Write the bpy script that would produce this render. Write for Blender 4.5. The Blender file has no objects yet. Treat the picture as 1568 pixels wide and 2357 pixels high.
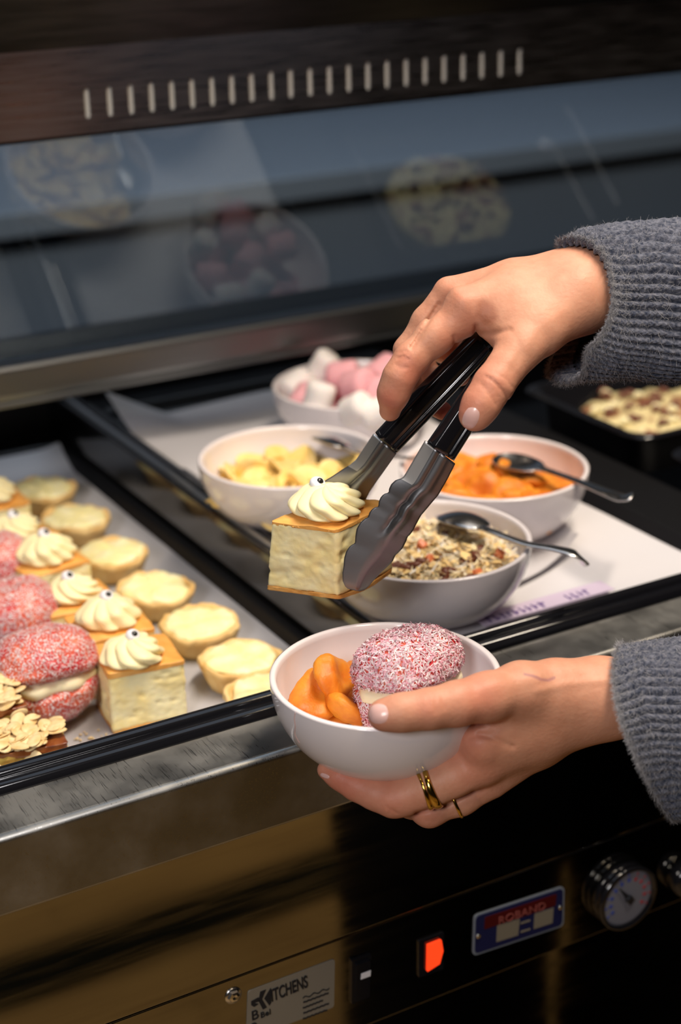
import bpy, bmesh, math, random
import numpy as np
from mathutils import Vector, Matrix
from mathutils.bvhtree import BVHTree
random.seed(7); rng = np.random.default_rng(7)
SC = bpy.context.scene; COL = SC.collection
# ---------------------------------------------------------------- camera
F_PX, CX, CY, CAM_H = 3810.0, 784.0, 1178.5, 0.474
_x = np.array([7320.0, 1717.5, -F_PX]); _y = np.array([-2334.0, 1498.5, -F_PX])
_x /= np.linalg.norm(_x); _y -= _y.dot(_x) * _x; _y /= np.linalg.norm(_y)
RW = np.array([_x, _y, np.cross(_x, _y)])          # camera axes -> world axes
CAM = np.array([0, 0, CAM_H])
cd = bpy.data.cameras.new('camera'); cam = bpy.data.objects.new('camera', cd); COL.objects.link(cam)
m = Matrix([list(r) for r in RW]).to_4x4(); m.translation = Vector(CAM); cam.matrix_world = m
cd.sensor_fit = 'HORIZONTAL'; cd.sensor_width = 36; cd.lens = 36 * F_PX / 1568
cd.clip_start = 0.05; cd.clip_end = 50
cd.dof.use_dof = True; cd.dof.focus_distance = 0.915; cd.dof.aperture_fstop = 7.6
SC.camera = cam
# ---------------------------------------------------------------- world, lights, exposure
w = bpy.data.worlds.new('world'); SC.world = w; w.use_nodes = True
w.node_tree.nodes['Background'].inputs[0].default_value = (0.55, 0.62, 0.75, 1)
w.node_tree.nodes['Background'].inputs[1].default_value = 0.05
def area(name, loc, target, sx, sy, power, col):
    l = bpy.data.lights.new(name, 'AREA'); l.shape = 'RECTANGLE'; l.size = sx; l.size_y = sy; l.energy = power; l.color = col
    o = bpy.data.objects.new(name, l); COL.objects.link(o); o.location = loc
    o.rotation_euler = (Vector(target) - Vector(loc)).to_track_quat('-Z', 'Y').to_euler(); return o
area('ceiling_spot', (0.92, 0.55, 1.70), (0.60, 0.90, 0.0), 1.30, 0.14, 40, (1.0, 0.85, 0.68))
area('front_fill', (-1.3, -0.7, 1.35), (0.45, 0.8, 0.05), 0.55, 0.55, 26, (0.98, 0.94, 0.94))  # fill light added from the front left, its source unseen
area('ceiling_fill', (0.3, 0.9, 2.15), (0.3, 0.9, 0.0), 2.4, 2.0, 13, (0.66, 0.80, 1.0))  # broad soft fill added below the ceiling for its lit look
area('kitchen_fill', (1.4, 2.0, 1.9), (1.2, 3.0, 0.0), 1.6, 0.5, 16, (0.74, 0.85, 1.0))  # added light lifting the wall and cabinet behind the glass
area('floor_fill', (0.35, -0.15, 1.6), (0.6, -0.05, -0.92), 0.3, 0.3, 5, (1.0, 0.78, 0.5))  # unseen light added to warm the floor mirrored in the front panel
SC.view_settings.view_transform = 'Standard'; SC.view_settings.look = 'None'
SC.view_settings.exposure = 0.07; SC.view_settings.gamma = 1.0; SC.view_settings.use_curve_mapping = False
SC.cycles.max_bounces = 8; SC.cycles.transparent_max_bounces = 12; SC.cycles.caustics_reflective = False
SC.cycles.caustics_refractive = False; SC.cycles.use_denoising = True; SC.cycles.sample_clamp_indirect = 4
# ---------------------------------------------------------------- geometry helpers
def P(px, py, d):                                   # a photograph pixel at distance d -> world point
    return CAM + RW @ np.array([(px - CX) / F_PX * d, -(py - CY) / F_PX * d, -d])
def on(px, py, z=None, y=None):                     # where the sight line through a pixel meets a plane of the counter
    r = P(px, py, 1.0) - CAM
    t = (z - CAM[2]) / r[2] if z is not None else (y - CAM[1]) / r[1]
    return CAM + t * r
def noise3(p, s, seed=0, oct=3):                    # cheap smooth noise, about -1..1
    p = np.asarray(p, float) * s; r = np.random.default_rng(seed); out = np.zeros(p.shape[:-1]); a = 1.0; tot = 0
    for o in range(oct):
        for k in range(4):
            v = r.normal(size=3); v /= np.linalg.norm(v); v2 = r.normal(size=3); v2 /= np.linalg.norm(v2)
            out += a * np.sin(p @ v * 2.1 + r.uniform(0, 6.28) + 1.3 * np.sin(p @ v2 * 1.7 + r.uniform(0, 6.28)))
        tot += a * 2.2; a *= .5; p = p * 2.03
    return out / tot
ORG = {}
def put(o, parent, world=True):
    COL.objects.link(o)
    if parent is not None:
        o.parent = parent; ORG[o.name] = ORG.get(parent.name, np.zeros(3))
    return o
def mesh(name, V, Fc, mat, parent=None, smooth=True, local=False, base=None, cols=None, mats=None, mi=None):
    """world-space vertices unless local; top-level meshes get their origin at `base`"""
    V = np.asarray(V, float).reshape(-1, 3)
    if base is not None: org = np.asarray(base, float)
    elif parent is not None and not local: org = ORG.get(parent.name, np.zeros(3))
    else: org = np.zeros(3)
    me = bpy.data.meshes.new(name)
    me.from_pydata((V - org).tolist(), [], [tuple(int(i) for i in f) for f in Fc])
    if smooth: me.shade_smooth()
    for mm in (mats or [mat]): me.materials.append(mm)
    if mi is not None: me.polygons.foreach_set('material_index', np.asarray(mi, dtype=np.int32))
    if cols is not None:
        at = me.color_attributes.new('Col', 'FLOAT_COLOR', 'POINT')
        c = np.ones((len(V), 4)); c[:, :3] = cols; at.data.foreach_set('color', c.ravel())
    me.update()
    o = bpy.data.objects.new(name, me); COL.objects.link(o)
    if parent is not None: o.parent = parent; ORG[o.name] = ORG.get(parent.name, np.zeros(3))
    else: o.location = org; ORG[o.name] = org
    return o
def tag(o, label=None, cat=None, group=None, kind=None):
    if label: o['label'] = label
    if cat: o['category'] = cat
    if group: o['group'] = group
    if kind: o['kind'] = kind
    return o
def thing(name, label, cat, loc=(0, 0, 0), group=None):
    o = bpy.data.objects.new(name, None); COL.objects.link(o); o.location = loc; o.empty_display_size = .02
    ORG[o.name] = np.asarray(loc, float); return tag(o, label, cat, group)
def copy_tree(o, parent=None):
    c = o.copy(); COL.objects.link(c)
    if parent is not None: c.parent = parent
    ORG[c.name] = ORG.get(o.name, np.zeros(3))
    for ch in list(o.children): copy_tree(ch, c)
    return c
def box_vf(a, b):
    x0, y0, z0 = a; x1, y1, z1 = b
    V = [(x0,y0,z0),(x1,y0,z0),(x1,y1,z0),(x0,y1,z0),(x0,y0,z1),(x1,y0,z1),(x1,y1,z1),(x0,y1,z1)]
    return V, [(0,3,2,1),(4,5,6,7),(0,1,5,4),(1,2,6,5),(2,3,7,6),(3,0,4,7)]
def bevel_box(name, a, b, mat, parent=None, r=.001, seg=2, **k):
    V, Fc = box_vf(a, b); o = mesh(name, V, Fc, mat, parent, smooth=True, **k)
    bm = bmesh.new(); bm.from_mesh(o.data)
    bmesh.ops.bevel(bm, geom=bm.edges[:], offset=r, segments=seg, affect='EDGES', profile=.5); bm.to_mesh(o.data); bm.free()
    o.data.shade_smooth()
    for f in sorted(o.data.polygons, key=lambda f: -f.area)[:6]: f.use_smooth = False   # flat faces stay flat, only the rounded edges shade smoothly
    return o
def merge(parts):
    V = []; Fc = []; n = 0
    for v, f in parts:
        v = np.asarray(v, float).reshape(-1, 3); V.append(v); Fc += [tuple(i + n for i in q) for q in f]; n += len(v)
    return np.vstack(V), Fc
def loft(rings, closed=True, cap=(True, True)):     # rings: (n, m, 3)
    rings = np.asarray(rings, float); n, m_ = rings.shape[:2]; V = rings.reshape(-1, 3).copy(); Fc = []
    for i in range(n - 1):
        for j in range(m_ if closed else m_ - 1):
            a = i * m_ + j; b = i * m_ + (j + 1) % m_; Fc.append((a, b, b + m_, a + m_))
    if closed and cap[0]: Fc.append(tuple(range(m_ - 1, -1, -1)))
    if closed and cap[1]: Fc.append(tuple(range((n - 1) * m_, n * m_)))
    return V, Fc
def lathe(profile, n=64, c=(0, 0, 0)):              # profile (r, z) list, axis z
    pr = np.asarray(profile, float); th = np.linspace(0, 2*np.pi, n, endpoint=False)
    R = np.stack([np.outer(pr[:, 0], np.cos(th)), np.outer(pr[:, 0], np.sin(th)), np.repeat(pr[:, 1:2], n, 1)], -1) + np.asarray(c, float)
    return loft(R, True, (pr[0, 0] > 1e-6, pr[-1, 0] > 1e-6))
def catmull(pts, n, closed=False):
    p = np.asarray(pts, float); k = len(p)
    t = np.linspace(0, k if closed else k - 1, n, endpoint=not closed); i = np.floor(t).astype(int)
    if not closed: i = np.minimum(i, k - 2)
    u = (t - i)[:, None]
    g = (lambda j: p[j % k]) if closed else (lambda j: p[np.clip(j, 0, k - 1)])
    a, b, c, d = g(i - 1), g(i), g(i + 1), g(i + 2)
    return .5 * (2*b + (c - a)*u + (2*a - 5*b + 4*c - d)*u*u + (3*b - a - 3*c + d)*u**3)
def tube(pts, r, m_=10, n=None, flat=1.0, up=(0, 0, 1)):
    p = catmull(pts, n or len(pts) * 6); k = len(p); rr = np.interp(np.linspace(0, 1, k), np.linspace(0, 1, len(np.atleast_1d(r))), np.atleast_1d(r)) if np.ndim(r) else np.full(k, r)
    T = np.gradient(p, axis=0); T /= np.linalg.norm(T, axis=1)[:, None]; up = np.asarray(up, float)
    S = np.cross(T, up); S /= np.linalg.norm(S, axis=1)[:, None] + 1e-9; U = np.cross(S, T)
    th = np.linspace(0, 2*np.pi, m_, endpoint=False)
    R = p[:, None] + rr[:, None, None] * (np.cos(th)[None, :, None] * S[:, None] + flat * np.sin(th)[None, :, None] * U[:, None])
    return loft(R)
_ICO = {}
def ico(sub=3):
    if sub not in _ICO:
        bm = bmesh.new(); bmesh.ops.create_icosphere(bm, subdivisions=sub, radius=1)
        _ICO[sub] = (np.array([v.co[:] for v in bm.verts]), [tuple(v.index for v in f.verts) for f in bm.faces]); bm.free()
    return _ICO[sub]
def rot_mat(rx=0, ry=0, rz=0):
    return np.array(Matrix.Rotation(rz, 3, 'Z') @ Matrix.Rotation(ry, 3, 'Y') @ Matrix.Rotation(rx, 3, 'X'))
# marching: naive surface nets
def surface_nets(Fd, o, h):
    S = Fd < 0; nx, ny, nz = Fd.shape; c = (nx-1, ny-1, nz-1)
    acc = np.zeros(c + (3,)); cnt = np.zeros(c)
    for ax in range(3):
        a = [slice(None)]*3; b = [slice(None)]*3; a[ax] = slice(0, -1); b[ax] = slice(1, None)
        A, B = Fd[tuple(a)], Fd[tuple(b)]; cr = S[tuple(a)] != S[tuple(b)]
        t = np.where(cr, A / np.where(cr, A - B, 1), 0)
        o1, o2 = [i for i in range(3) if i != ax]
        for d1 in (0, 1):
            for d2 in (0, 1):
                s = [slice(None)]*3; s[o1] = slice(d1, d1 + c[o1]); s[o2] = slice(d2, d2 + c[o2]); s = tuple(s)
                k = cr[s]; cnt += k; acc[..., ax] += np.where(k, t[s], 0); acc[..., o1] += k * d1; acc[..., o2] += k * d2
    act = cnt > 0; idx = -np.ones(c, int); idx[act] = np.arange(act.sum())
    g = np.argwhere(act); V = (g + acc[act] / cnt[act][:, None]) * h + o
    Q = []
    for ax in range(3):
        o1, o2 = (ax + 1) % 3, (ax + 2) % 3
        a = [slice(None)]*3; b = [slice(None)]*3; a[ax] = slice(0, -1); b[ax] = slice(1, None)
        e = np.argwhere(S[tuple(a)] != S[tuple(b)]); e = e[(e[:, o1] > 0) & (e[:, o2] > 0) & (e[:, o1] < c[o1]) & (e[:, o2] < c[o2])]
        def at(d1, d2):
            q = e.copy(); q[:, o1] -= d1; q[:, o2] -= d2; return idx[q[:, 0], q[:, 1], q[:, 2]]
        q = np.stack([at(1, 1), at(0, 1), at(0, 0), at(1, 0)], 1); fl = ~S[tuple(e.T)]
        q[fl] = q[fl][:, ::-1]; Q.append(q)
    return V, np.vstack(Q)
def smin(a, b, k):
    if k <= 0: return np.minimum(a, b)
    h = np.maximum(k - np.abs(a - b), 0) / k; return np.minimum(a, b) - h*h*k*.25
def cone(p, a, b, ra, rb):
    a = np.asarray(a, float); b = np.asarray(b, float); ba = b - a; l2 = max(ba @ ba, 1e-12)
    pa = p - a; t = np.clip((pa @ ba.astype(p.dtype)) / l2, 0, 1).astype(p.dtype)
    return np.linalg.norm(pa - t[..., None] * ba.astype(p.dtype), axis=-1) - (ra + (rb - ra) * t)
def chain(p, pts, k=.003):                          # pts: list of (x,y,z,r)
    d = None
    for i in range(len(pts) - 1):
        e = cone(p, pts[i][:3], pts[i+1][:3], pts[i][3], pts[i+1][3]); d = e if d is None else smin(d, e, k)
    return d
# ---------------------------------------------------------------- materials
def mat(name, col=(.8,.8,.8), rough=.5, metal=0, col2=None, nscale=8, ndetail=4, lo=.35, hi=.65, bump=0, bscale=60, bdist=.001,
        sss=0, sssr=(1,.4,.2), sssc=.004, coat=0, attr=False, attrmul=0.0, stretch=None, rough2=None, emit=None, estr=0, spec=.5, vor=0, sheen=0, aniso=0):
    M = bpy.data.materials.new(name); M.use_nodes = True; nt = M.node_tree; N = nt.nodes; L = nt.links; b = N['Principled BSDF']
    b.inputs['Roughness'].default_value = rough; b.inputs['Metallic'].default_value = metal; b.inputs['Specular IOR Level'].default_value = spec
    b.inputs['Base Color'].default_value = (*col, 1); b.inputs['Coat Weight'].default_value = coat; b.inputs['Coat Roughness'].default_value = .08
    tc = N.new('ShaderNodeTexCoord'); src = tc.outputs['Object']
    if stretch:
        mp = N.new('ShaderNodeMapping'); mp.inputs['Scale'].default_value = stretch; L.new(src, mp.inputs[0]); src = mp.outputs[0]
    cs = None
    if col2 is not None or rough2 is not None:
        n = N.new('ShaderNodeTexNoise'); n.inputs['Scale'].default_value = nscale; n.inputs['Detail'].default_value = ndetail; L.new(src, n.inputs['Vector'])
        r = N.new('ShaderNodeMapRange'); r.inputs[1].default_value = lo; r.inputs[2].default_value = hi; L.new(n.outputs[0], r.inputs[0])
        if col2 is not None:
            mx = N.new('ShaderNodeMix'); mx.data_type = 'RGBA'; mx.inputs[6].default_value = (*col, 1); mx.inputs[7].default_value = (*col2, 1)
            L.new(r.outputs[0], mx.inputs[0]); cs = mx.outputs[2]
        if rough2 is not None:
            r2 = N.new('ShaderNodeMapRange'); r2.inputs[3].default_value = rough; r2.inputs[4].default_value = rough2; L.new(r.outputs[0], r2.inputs[0]); L.new(r2.outputs[0], b.inputs['Roughness'])
    if attr:
        a = N.new('ShaderNodeAttribute'); a.attribute_name = 'Col'
        if cs is not None:
            mm = N.new('ShaderNodeMix'); mm.data_type = 'RGBA'; mm.blend_type = 'MULTIPLY'; mm.inputs[0].default_value = 1
            L.new(cs, mm.inputs[6]); L.new(a.outputs['Color'], mm.inputs[7]); cs = mm.outputs[2]
        else: cs = a.outputs['Color']
    if cs is not None: L.new(cs, b.inputs['Base Color'])
    if bump:
        if vor:
            n2 = N.new('ShaderNodeTexVoronoi'); n2.inputs['Scale'].default_value = bscale; L.new(src, n2.inputs['Vector']); h = n2.outputs['Distance']
        else:
            n2 = N.new('ShaderNodeTexNoise'); n2.inputs['Scale'].default_value = bscale; n2.inputs['Detail'].default_value = 5; L.new(src, n2.inputs['Vector']); h = n2.outputs[0]
        bp = N.new('ShaderNodeBump'); bp.inputs['Strength'].default_value = bump; bp.inputs['Distance'].default_value = bdist
        L.new(h, bp.inputs['Height']); L.new(bp.outputs[0], b.inputs['Normal'])
    if sss:
        b.inputs['Subsurface Weight'].default_value = sss; b.inputs['Subsurface Radius'].default_value = sssr; b.inputs['Subsurface Scale'].default_value = sssc
    if emit: b.inputs['Emission Color'].default_value = (*emit, 1); b.inputs['Emission Strength'].default_value = estr
    if sheen: b.inputs['Sheen Weight'].default_value = sheen; b.inputs['Sheen Roughness'].default_value = .5
    if aniso: b.inputs['Anisotropic'].default_value = aniso
    return M
M = {}
M['steel'] = mat('brushed_steel', (.40,.385,.36), .30, 1, col2=(.50,.485,.46), nscale=30, stretch=(1,14,14), rough2=.42, bump=.25, bscale=90, bdist=.0004)
def scratched(Mt):                                  # fine straight scratches on the worn deck
    nt = Mt.node_tree; N = nt.nodes; L = nt.links; b = N['Principled BSDF']; tc = N.new('ShaderNodeTexCoord'); last = None
    for k, (rz, sc) in enumerate(((.5, 60), (-.75, 80), (1.1, 50))):
        mp = N.new('ShaderNodeMapping'); mp.inputs['Rotation'].default_value = (0, 0, rz); mp.inputs['Scale'].default_value = (sc * 20, sc * .9, sc * 14)
        n = N.new('ShaderNodeTexNoise'); n.inputs['Scale'].default_value = 1.0; n.inputs['Detail'].default_value = 1; n.inputs['Distortion'].default_value = .4
        L.new(tc.outputs['Object'], mp.inputs[0]); L.new(mp.outputs[0], n.inputs['Vector'])
        r = N.new('ShaderNodeMapRange'); r.inputs[1].default_value = .66; r.inputs[2].default_value = .74; L.new(n.outputs[0], r.inputs[0])
        if last is None: last = r.outputs[0]
        else:
            mx = N.new('ShaderNodeMath'); mx.operation = 'MAXIMUM'; L.new(last, mx.inputs[0]); L.new(r.outputs[0], mx.inputs[1]); last = mx.outputs[0]
    old = b.inputs['Roughness'].links[0].from_socket; ad = N.new('ShaderNodeMath'); ad.operation = 'MULTIPLY_ADD'; ad.inputs[1].default_value = -.13
    L.new(last, ad.inputs[0]); L.new(old, ad.inputs[2]); L.new(ad.outputs[0], b.inputs['Roughness'])
    return Mt
M['deck'] = scratched(mat('worn_deck_steel', (.27,.265,.25), .36, 1, col2=(.42,.41,.385), nscale=24, rough2=.50, bump=.2, bscale=120, bdist=.0003))
M['fascia'] = mat('dim_polished_fascia', (.17,.165,.155), .12, 1, col2=(.22,.21,.20), nscale=20, stretch=(1,1,10), rough2=.20)  # copy of the deck steel, its dim front face darkened in the colour
M['panel'] = mat('dark_polished_panel', (.34,.32,.29), .05, 1, col2=(.40,.38,.34), nscale=14, stretch=(1,1,12), rough2=.09)
M['strip'] = mat('canopy_steel', (.22,.21,.21), .26, 1, col2=(.33,.32,.33), nscale=24, stretch=(1,10,16), rough2=.36)
M['canopy'] = mat('canopy_dark_steel', (.018,.018,.020), .42, 1, col2=(.03,.03,.033), nscale=20, stretch=(1,8,8), rough2=.4)
M['alu'] = mat('satin_aluminium', (.55,.56,.57), .28, 1)
M['black'] = mat('black_gloss_plastic', (.008,.008,.010), .11, 0, spec=.65)
M['blackmatte'] = mat('black_enamel', (.006,.006,.007), .42, 0, spec=.3)
M['well'] = mat('black_glossy_well', (.006,.006,.006), .07, 0, spec=.8)
M['rubber'] = mat('black_rubber', (.012,.012,.012), .6)
M['ceramic'] = mat('white_ceramic', (.82,.76,.77), .12, 0, coat=.3)
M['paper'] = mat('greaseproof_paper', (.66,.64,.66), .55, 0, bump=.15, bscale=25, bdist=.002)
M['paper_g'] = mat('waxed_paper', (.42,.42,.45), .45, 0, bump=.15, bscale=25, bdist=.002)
M['skin'] = mat('skin', (.88,.78,.74), .50, 0, col2=(.80,.66,.61), nscale=140, ndetail=8, lo=.3, hi=.72, attr=True, sss=.16, sssc=.005, sssr=(1,.35,.18), bump=.45, bscale=500, bdist=.0005, spec=.34)
M['nail'] = mat('fingernail', (.74,.46,.42), .28, 0, coat=.25)
M['gold'] = mat('polished_gold', (.72,.46,.10), .14, 1)
M['knit'] = mat('grey_wool_knit', (.030,.038,.064), .95, 0, col2=(.15,.158,.20), nscale=420, ndetail=3, lo=.35, hi=.7, bump=.8, bscale=700, bdist=.0012, sheen=.25, spec=.1)
M['fuzz'] = mat('wool_fibre', (.26,.26,.28), .9, 0, spec=.1)
M['trouser'] = mat('black_cloth', (.004,.004,.004), .9, 0, spec=.1)
M['hair'] = mat('brown_hair', (.05,.03,.02), .5)
M['sponge'] = mat('pale_yellow_sponge', (.95,.78,.36), .8, 0, col2=(.98,.88,.54), nscale=55, ndetail=5, lo=.4, hi=.62, bump=.4, bscale=300, bdist=.0007, sss=.2, sssr=(1,.8,.4), sssc=.004)
M['crust'] = mat('baked_top_crust', (.78,.34,.06), .42, 0, col2=(.88,.47,.13), nscale=45, bump=.3, bscale=160, bdist=.0008, coat=.12)
M['base'] = mat('brown_base_crust', (.62,.27,.05), .7, 0, col2=(.74,.42,.13), nscale=120, bump=.6, bscale=300, bdist=.001)
M['cream'] = mat('piped_cream', (.95,.84,.50), .48, 0, sss=.25, sssr=(1,.85,.5), sssc=.004, bump=.12, bscale=350, bdist=.0005)
M['fill'] = mat('tart_cream', (.95,.84,.40), .5, 0, col2=(.97,.90,.58), nscale=60, sss=.2, sssr=(1,.85,.4), sssc=.004, bump=.4, bscale=120, bdist=.0012)
M['pastry'] = mat('golden_pastry', (.74,.44,.14), .7, 0, col2=(.86,.62,.28), nscale=70, bump=.6, bscale=260, bdist=.0012)
M['eye'] = mat('white_sugar_eye', (.88,.88,.92), .35)
M['pupil'] = mat('black_icing', (.01,.01,.01), .25)
M['pink'] = mat('pink_jelly_crumb', (.62,.03,.05), .38, 0, col2=(.82,.20,.10), nscale=55, ndetail=3, lo=.35, hi=.7, bump=.7, bscale=220, bdist=.0015, coat=.25)
M['coco'] = mat('coconut_shred', (1,1,1), .6, 0, attr=True, sss=.1)
M['filling'] = mat('vanilla_filling', (.90,.80,.55), .5, 0, sss=.2, sssc=.004)
M['almond'] = mat('flaked_almond', (.86,.70,.40), .5, 0, col2=(.76,.52,.22), nscale=110, bump=.2, bscale=200, bdist=.0005)
M['slice'] = mat('golden_slice_sponge', (.62,.46,.10), .85, 0, col2=(.50,.28,.05), nscale=80, bump=.9, bscale=180, bdist=.002)
M['caramel'] = mat('red_brown_glaze', (.16,.03,.01), .3, 0, col2=(.36,.12,.03), nscale=70, bump=.5, bscale=120, bdist=.002, coat=.4)
M['apricot'] = mat('dried_apricot', (.66,.17,.008), .50, 0, col2=(.80,.30,.02), nscale=70, bump=.6, bscale=150, bdist=.0015, sss=.3, sssr=(1,.35,.05), sssc=.005)
M['banana'] = mat('banana_chip', (.88,.60,.16), .45, 0, col2=(.92,.70,.28), nscale=90, bump=.4, bscale=150, bdist=.001, coat=.15)
M['mwhite'] = mat('white_marshmallow', (.88,.82,.79), .75, 0, sss=.2)
M['mpink'] = mat('pink_marshmallow', (.84,.42,.46), .75, 0, sss=.2)
M['shred'] = mat('coconut_mix', (1,1,1), .6, 0, attr=True)
M['raisin'] = mat('raisin', (.16,.045,.02), .45, 0, bump=.6, bscale=300, bdist=.001)
M['papaya'] = mat('orange_papaya', (.80,.22,.08), .45)
M['spoon'] = mat('spoon_steel', (.72,.71,.70), .22, 1)
M['tong'] = mat('tong_steel', (.27,.27,.28), .42, 1, bump=.15, bscale=300, bdist=.0002)
M['tong_lit'] = mat('tong_highlight_steel', (.85,.82,.78), .42, 1)  # paler steel: highlight on the left facet put into the colour
M['lilac'] = mat('lilac_label', (.62,.52,.66), .5)
M['purple'] = mat('purple_ink', (.16,.10,.28), .5)
M['label'] = mat('metal_label', (.27,.245,.20), .45, .2)
M['ink'] = mat('black_ink', (.01,.012,.018), .5)
M['plateblue'] = mat('blue_enamel', (.012,.014,.06), .3)
M['platered'] = mat('dark_red_enamel', (.07,.006,.006), .3)
M['cream_print'] = mat('cream_print', (.20,.175,.13), .4)
M['redprint'] = mat('pale_red_print', (.24,.06,.05), .4)
M['gface'] = mat('gauge_face', (.17,.17,.20), .4)
M['gblue'] = mat('blue_ticks', (.05,.08,.32), .4)
M['gred'] = mat('red_ticks', (.35,.05,.06), .4)
M['lamp'] = mat('lit_red_rocker', (.6,.03,.01), .3, emit=(1.0,.05,.008), estr=1.1)
M['wallm'] = mat('slate_wall', (.165,.18,.205), .7, 0, col2=(.13,.145,.175), nscale=1.6, ndetail=2)
M['wallw'] = mat('dark_wall', (.035,.030,.028), .8)
M['ceil'] = mat('ceiling_paint', (.20,.19,.18), .9)
M['cab'] = mat('navy_cabinet', (.15,.18,.235), .5)
M['bench'] = mat('pale_bench', (.17,.195,.235), .6)
M['cream_pie'] = mat('cream_pie', (.80,.68,.36), .5, 0, col2=(.30,.12,.06), nscale=55, ndetail=2, lo=.52, hi=.62, bump=.5, bscale=80, bdist=.003)
M['floordark'] = mat('dark_strip', (.004,.006,.005), .9, spec=.05)
M['rail'] = mat('dull_rail', (.22,.23,.24), .36, 1)
# glass: fresnel mix of clear and mirror
g = bpy.data.materials.new('display_glass'); g.use_nodes = True; nt = g.node_tree; nt.nodes.clear()
o_ = nt.nodes.new('ShaderNodeOutputMaterial'); mx = nt.nodes.new('ShaderNodeMixShader'); fr = nt.nodes.new('ShaderNodeFresnel'); fr.inputs[0].default_value = 1.75
tr = nt.nodes.new('ShaderNodeBsdfTransparent'); tr.inputs[0].default_value = (.80,.86,.90,1); gl = nt.nodes.new('ShaderNodeBsdfGlossy'); gl.inputs['Roughness'].default_value = .015; gl.inputs[0].default_value = (1,1,1,1)
ge = nt.nodes.new('ShaderNodeNewGeometry'); iv = nt.nodes.new('ShaderNodeMath'); iv.operation = 'SUBTRACT'; iv.inputs[0].default_value = 1; nt.links.new(ge.outputs['Backfacing'], iv.inputs[1])
ml_ = nt.nodes.new('ShaderNodeMath'); ml_.operation = 'MULTIPLY'; nt.links.new(iv.outputs[0], ml_.inputs[0]); nt.links.new(fr.outputs[0], ml_.inputs[1]); nt.links.new(ml_.outputs[0], mx.inputs[0]); nt.links.new(tr.outputs[0], mx.inputs[1]); nt.links.new(gl.outputs[0], mx.inputs[2]); nt.links.new(mx.outputs[0], o_.inputs[0]); M['glass'] = g
# wood floor material: colour and grain only (planks are geometry)
M['oak'] = mat('oak_plank', (.36,.22,.07), .5, 0, col2=(.25,.145,.045), nscale=6, ndetail=6, stretch=(1,9,1))
# ---------------------------------------------------------------- room
ZF = -.92
def slab(name, a, b, m_): return tag(mesh(name, *box_vf(a, b), m_, smooth=False), kind='structure')
floor = slab('floor', (-3.2, -3.4, ZF - .05), (4.2, 3.6, ZF - .006), M['wallw'])
pv, pf = box_vf((0, 0, 0), (1.198, .119, .0058))
pm = None; cnt = 0
for j in range(24):
    for i in range(5):
        y = -2.1 + j * .12; x = -2.6 + i * 1.2 + (j * .43) % 1.2
        if pm is None: p_ = mesh('plank', pv, pf, M['oak'], None, smooth=False); pm = p_.data
        else: p_ = bpy.data.objects.new('plank', pm); COL.objects.link(p_)
        p_.location = (x, y, ZF - .006); p_.parent = floor; cnt += 1
slab('wall_back', (-3.2, 3.5, ZF), (4.2, 3.6, 2.2), M['wallm'])
slab('wall_front', (-3.2, -3.4, ZF), (4.2, -3.3, 2.2), M['wallw'])
slab('wall_left', (-3.3, -3.4, ZF), (-3.2, 3.6, 2.2), M['wallw'])
slab('wall_right', (4.2, -3.4, ZF), (4.3, 3.6, 2.2), M['wallw'])
slab('ceiling', (-3.2, -3.4, 2.2), (4.2, 3.6, 2.3), M['ceil'])
# near-black strip added along the floor (seen mirrored in the front panel)
tag(bevel_box('floor_strip', (-1.2, -.385, ZF), (2.4, -.278, ZF + .008), M['floordark'], r=.003, base=(.6, -.33, ZF)), 'long narrow near-black strip on the wood floor before the counter', 'mat')
# ---------------------------------------------------------------- kitchen seen through the glass
kb = thing('kitchen_bench', 'low blurred navy kitchen cabinet with pale worktop behind the display glass', 'cabinet', (1.2, 2.6, ZF))
bevel_box('cabinet_body', (-.6, 2.35, ZF), (3.4, 2.95, -.06), M['cab'], kb, r=.004)
bevel_box('worktop', (-.62, 2.32, -.06), (3.42, 2.97, -.02), M['bench'], kb, r=.004)
bevel_box('splashback', (-.6, 2.93, -.02), (3.4, 2.96, .16), M['cab'], kb, r=.002)
bevel_box('upper_shelf', (1.0, 2.75, .30), (3.3, 2.95, .335), M['bench'], kb, r=.003)
tr_ = thing('serving_tray', 'pale blurred oval shape before the wall behind the glass', 'tray', (1.62, 2.9, .34))  # pale oval added for the blurred lighter shape behind the glass
ang = np.linspace(0, 2*np.pi, 48, endpoint=False)
def sup(a, b, n=4): return np.stack([a*np.sign(np.cos(ang))*np.abs(np.cos(ang))**(2/n), b*np.sign(np.sin(ang))*np.abs(np.sin(ang))**(2/n)], -1)
rings = []
for s_, yy in ((1, 2.90), (1, 2.88), (.92, 2.875), (.88, 2.89)):
    q = sup(.34*s_, .13*s_); rings.append(np.stack([1.62 + q[:, 0], np.full(48, yy), .475 + q[:, 1]], -1))
mesh('oval_body', *loft(rings), M['bench'], tr_)
# ---------------------------------------------------------------- display counter
YN = .724
ctr = thing('display_counter', 'stainless steel food display counter with black wells, slotted canopy and sloping glass', 'counter', (.5, .9, ZF))
X0, X1 = -.35, 1.65
def prof_x(name, prof, m_, par=ctr, x0=X0, x1=X1, cap=True, smooth=False):      # profile (y,z) extruded along x
    pr = np.asarray(prof, float); R = [np.stack([np.full(len(pr), x), pr[:, 0], pr[:, 1]], -1) for x in (x0, x1)]
    return mesh(name, *loft(R, True, (cap, cap)), m_, par, smooth=smooth)
def arc(cy, cz, r, a0, a1, n=6): return [(cy + r*math.cos(math.radians(a)), cz + r*math.sin(math.radians(a))) for a in np.linspace(a0, a1, n)]
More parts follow.
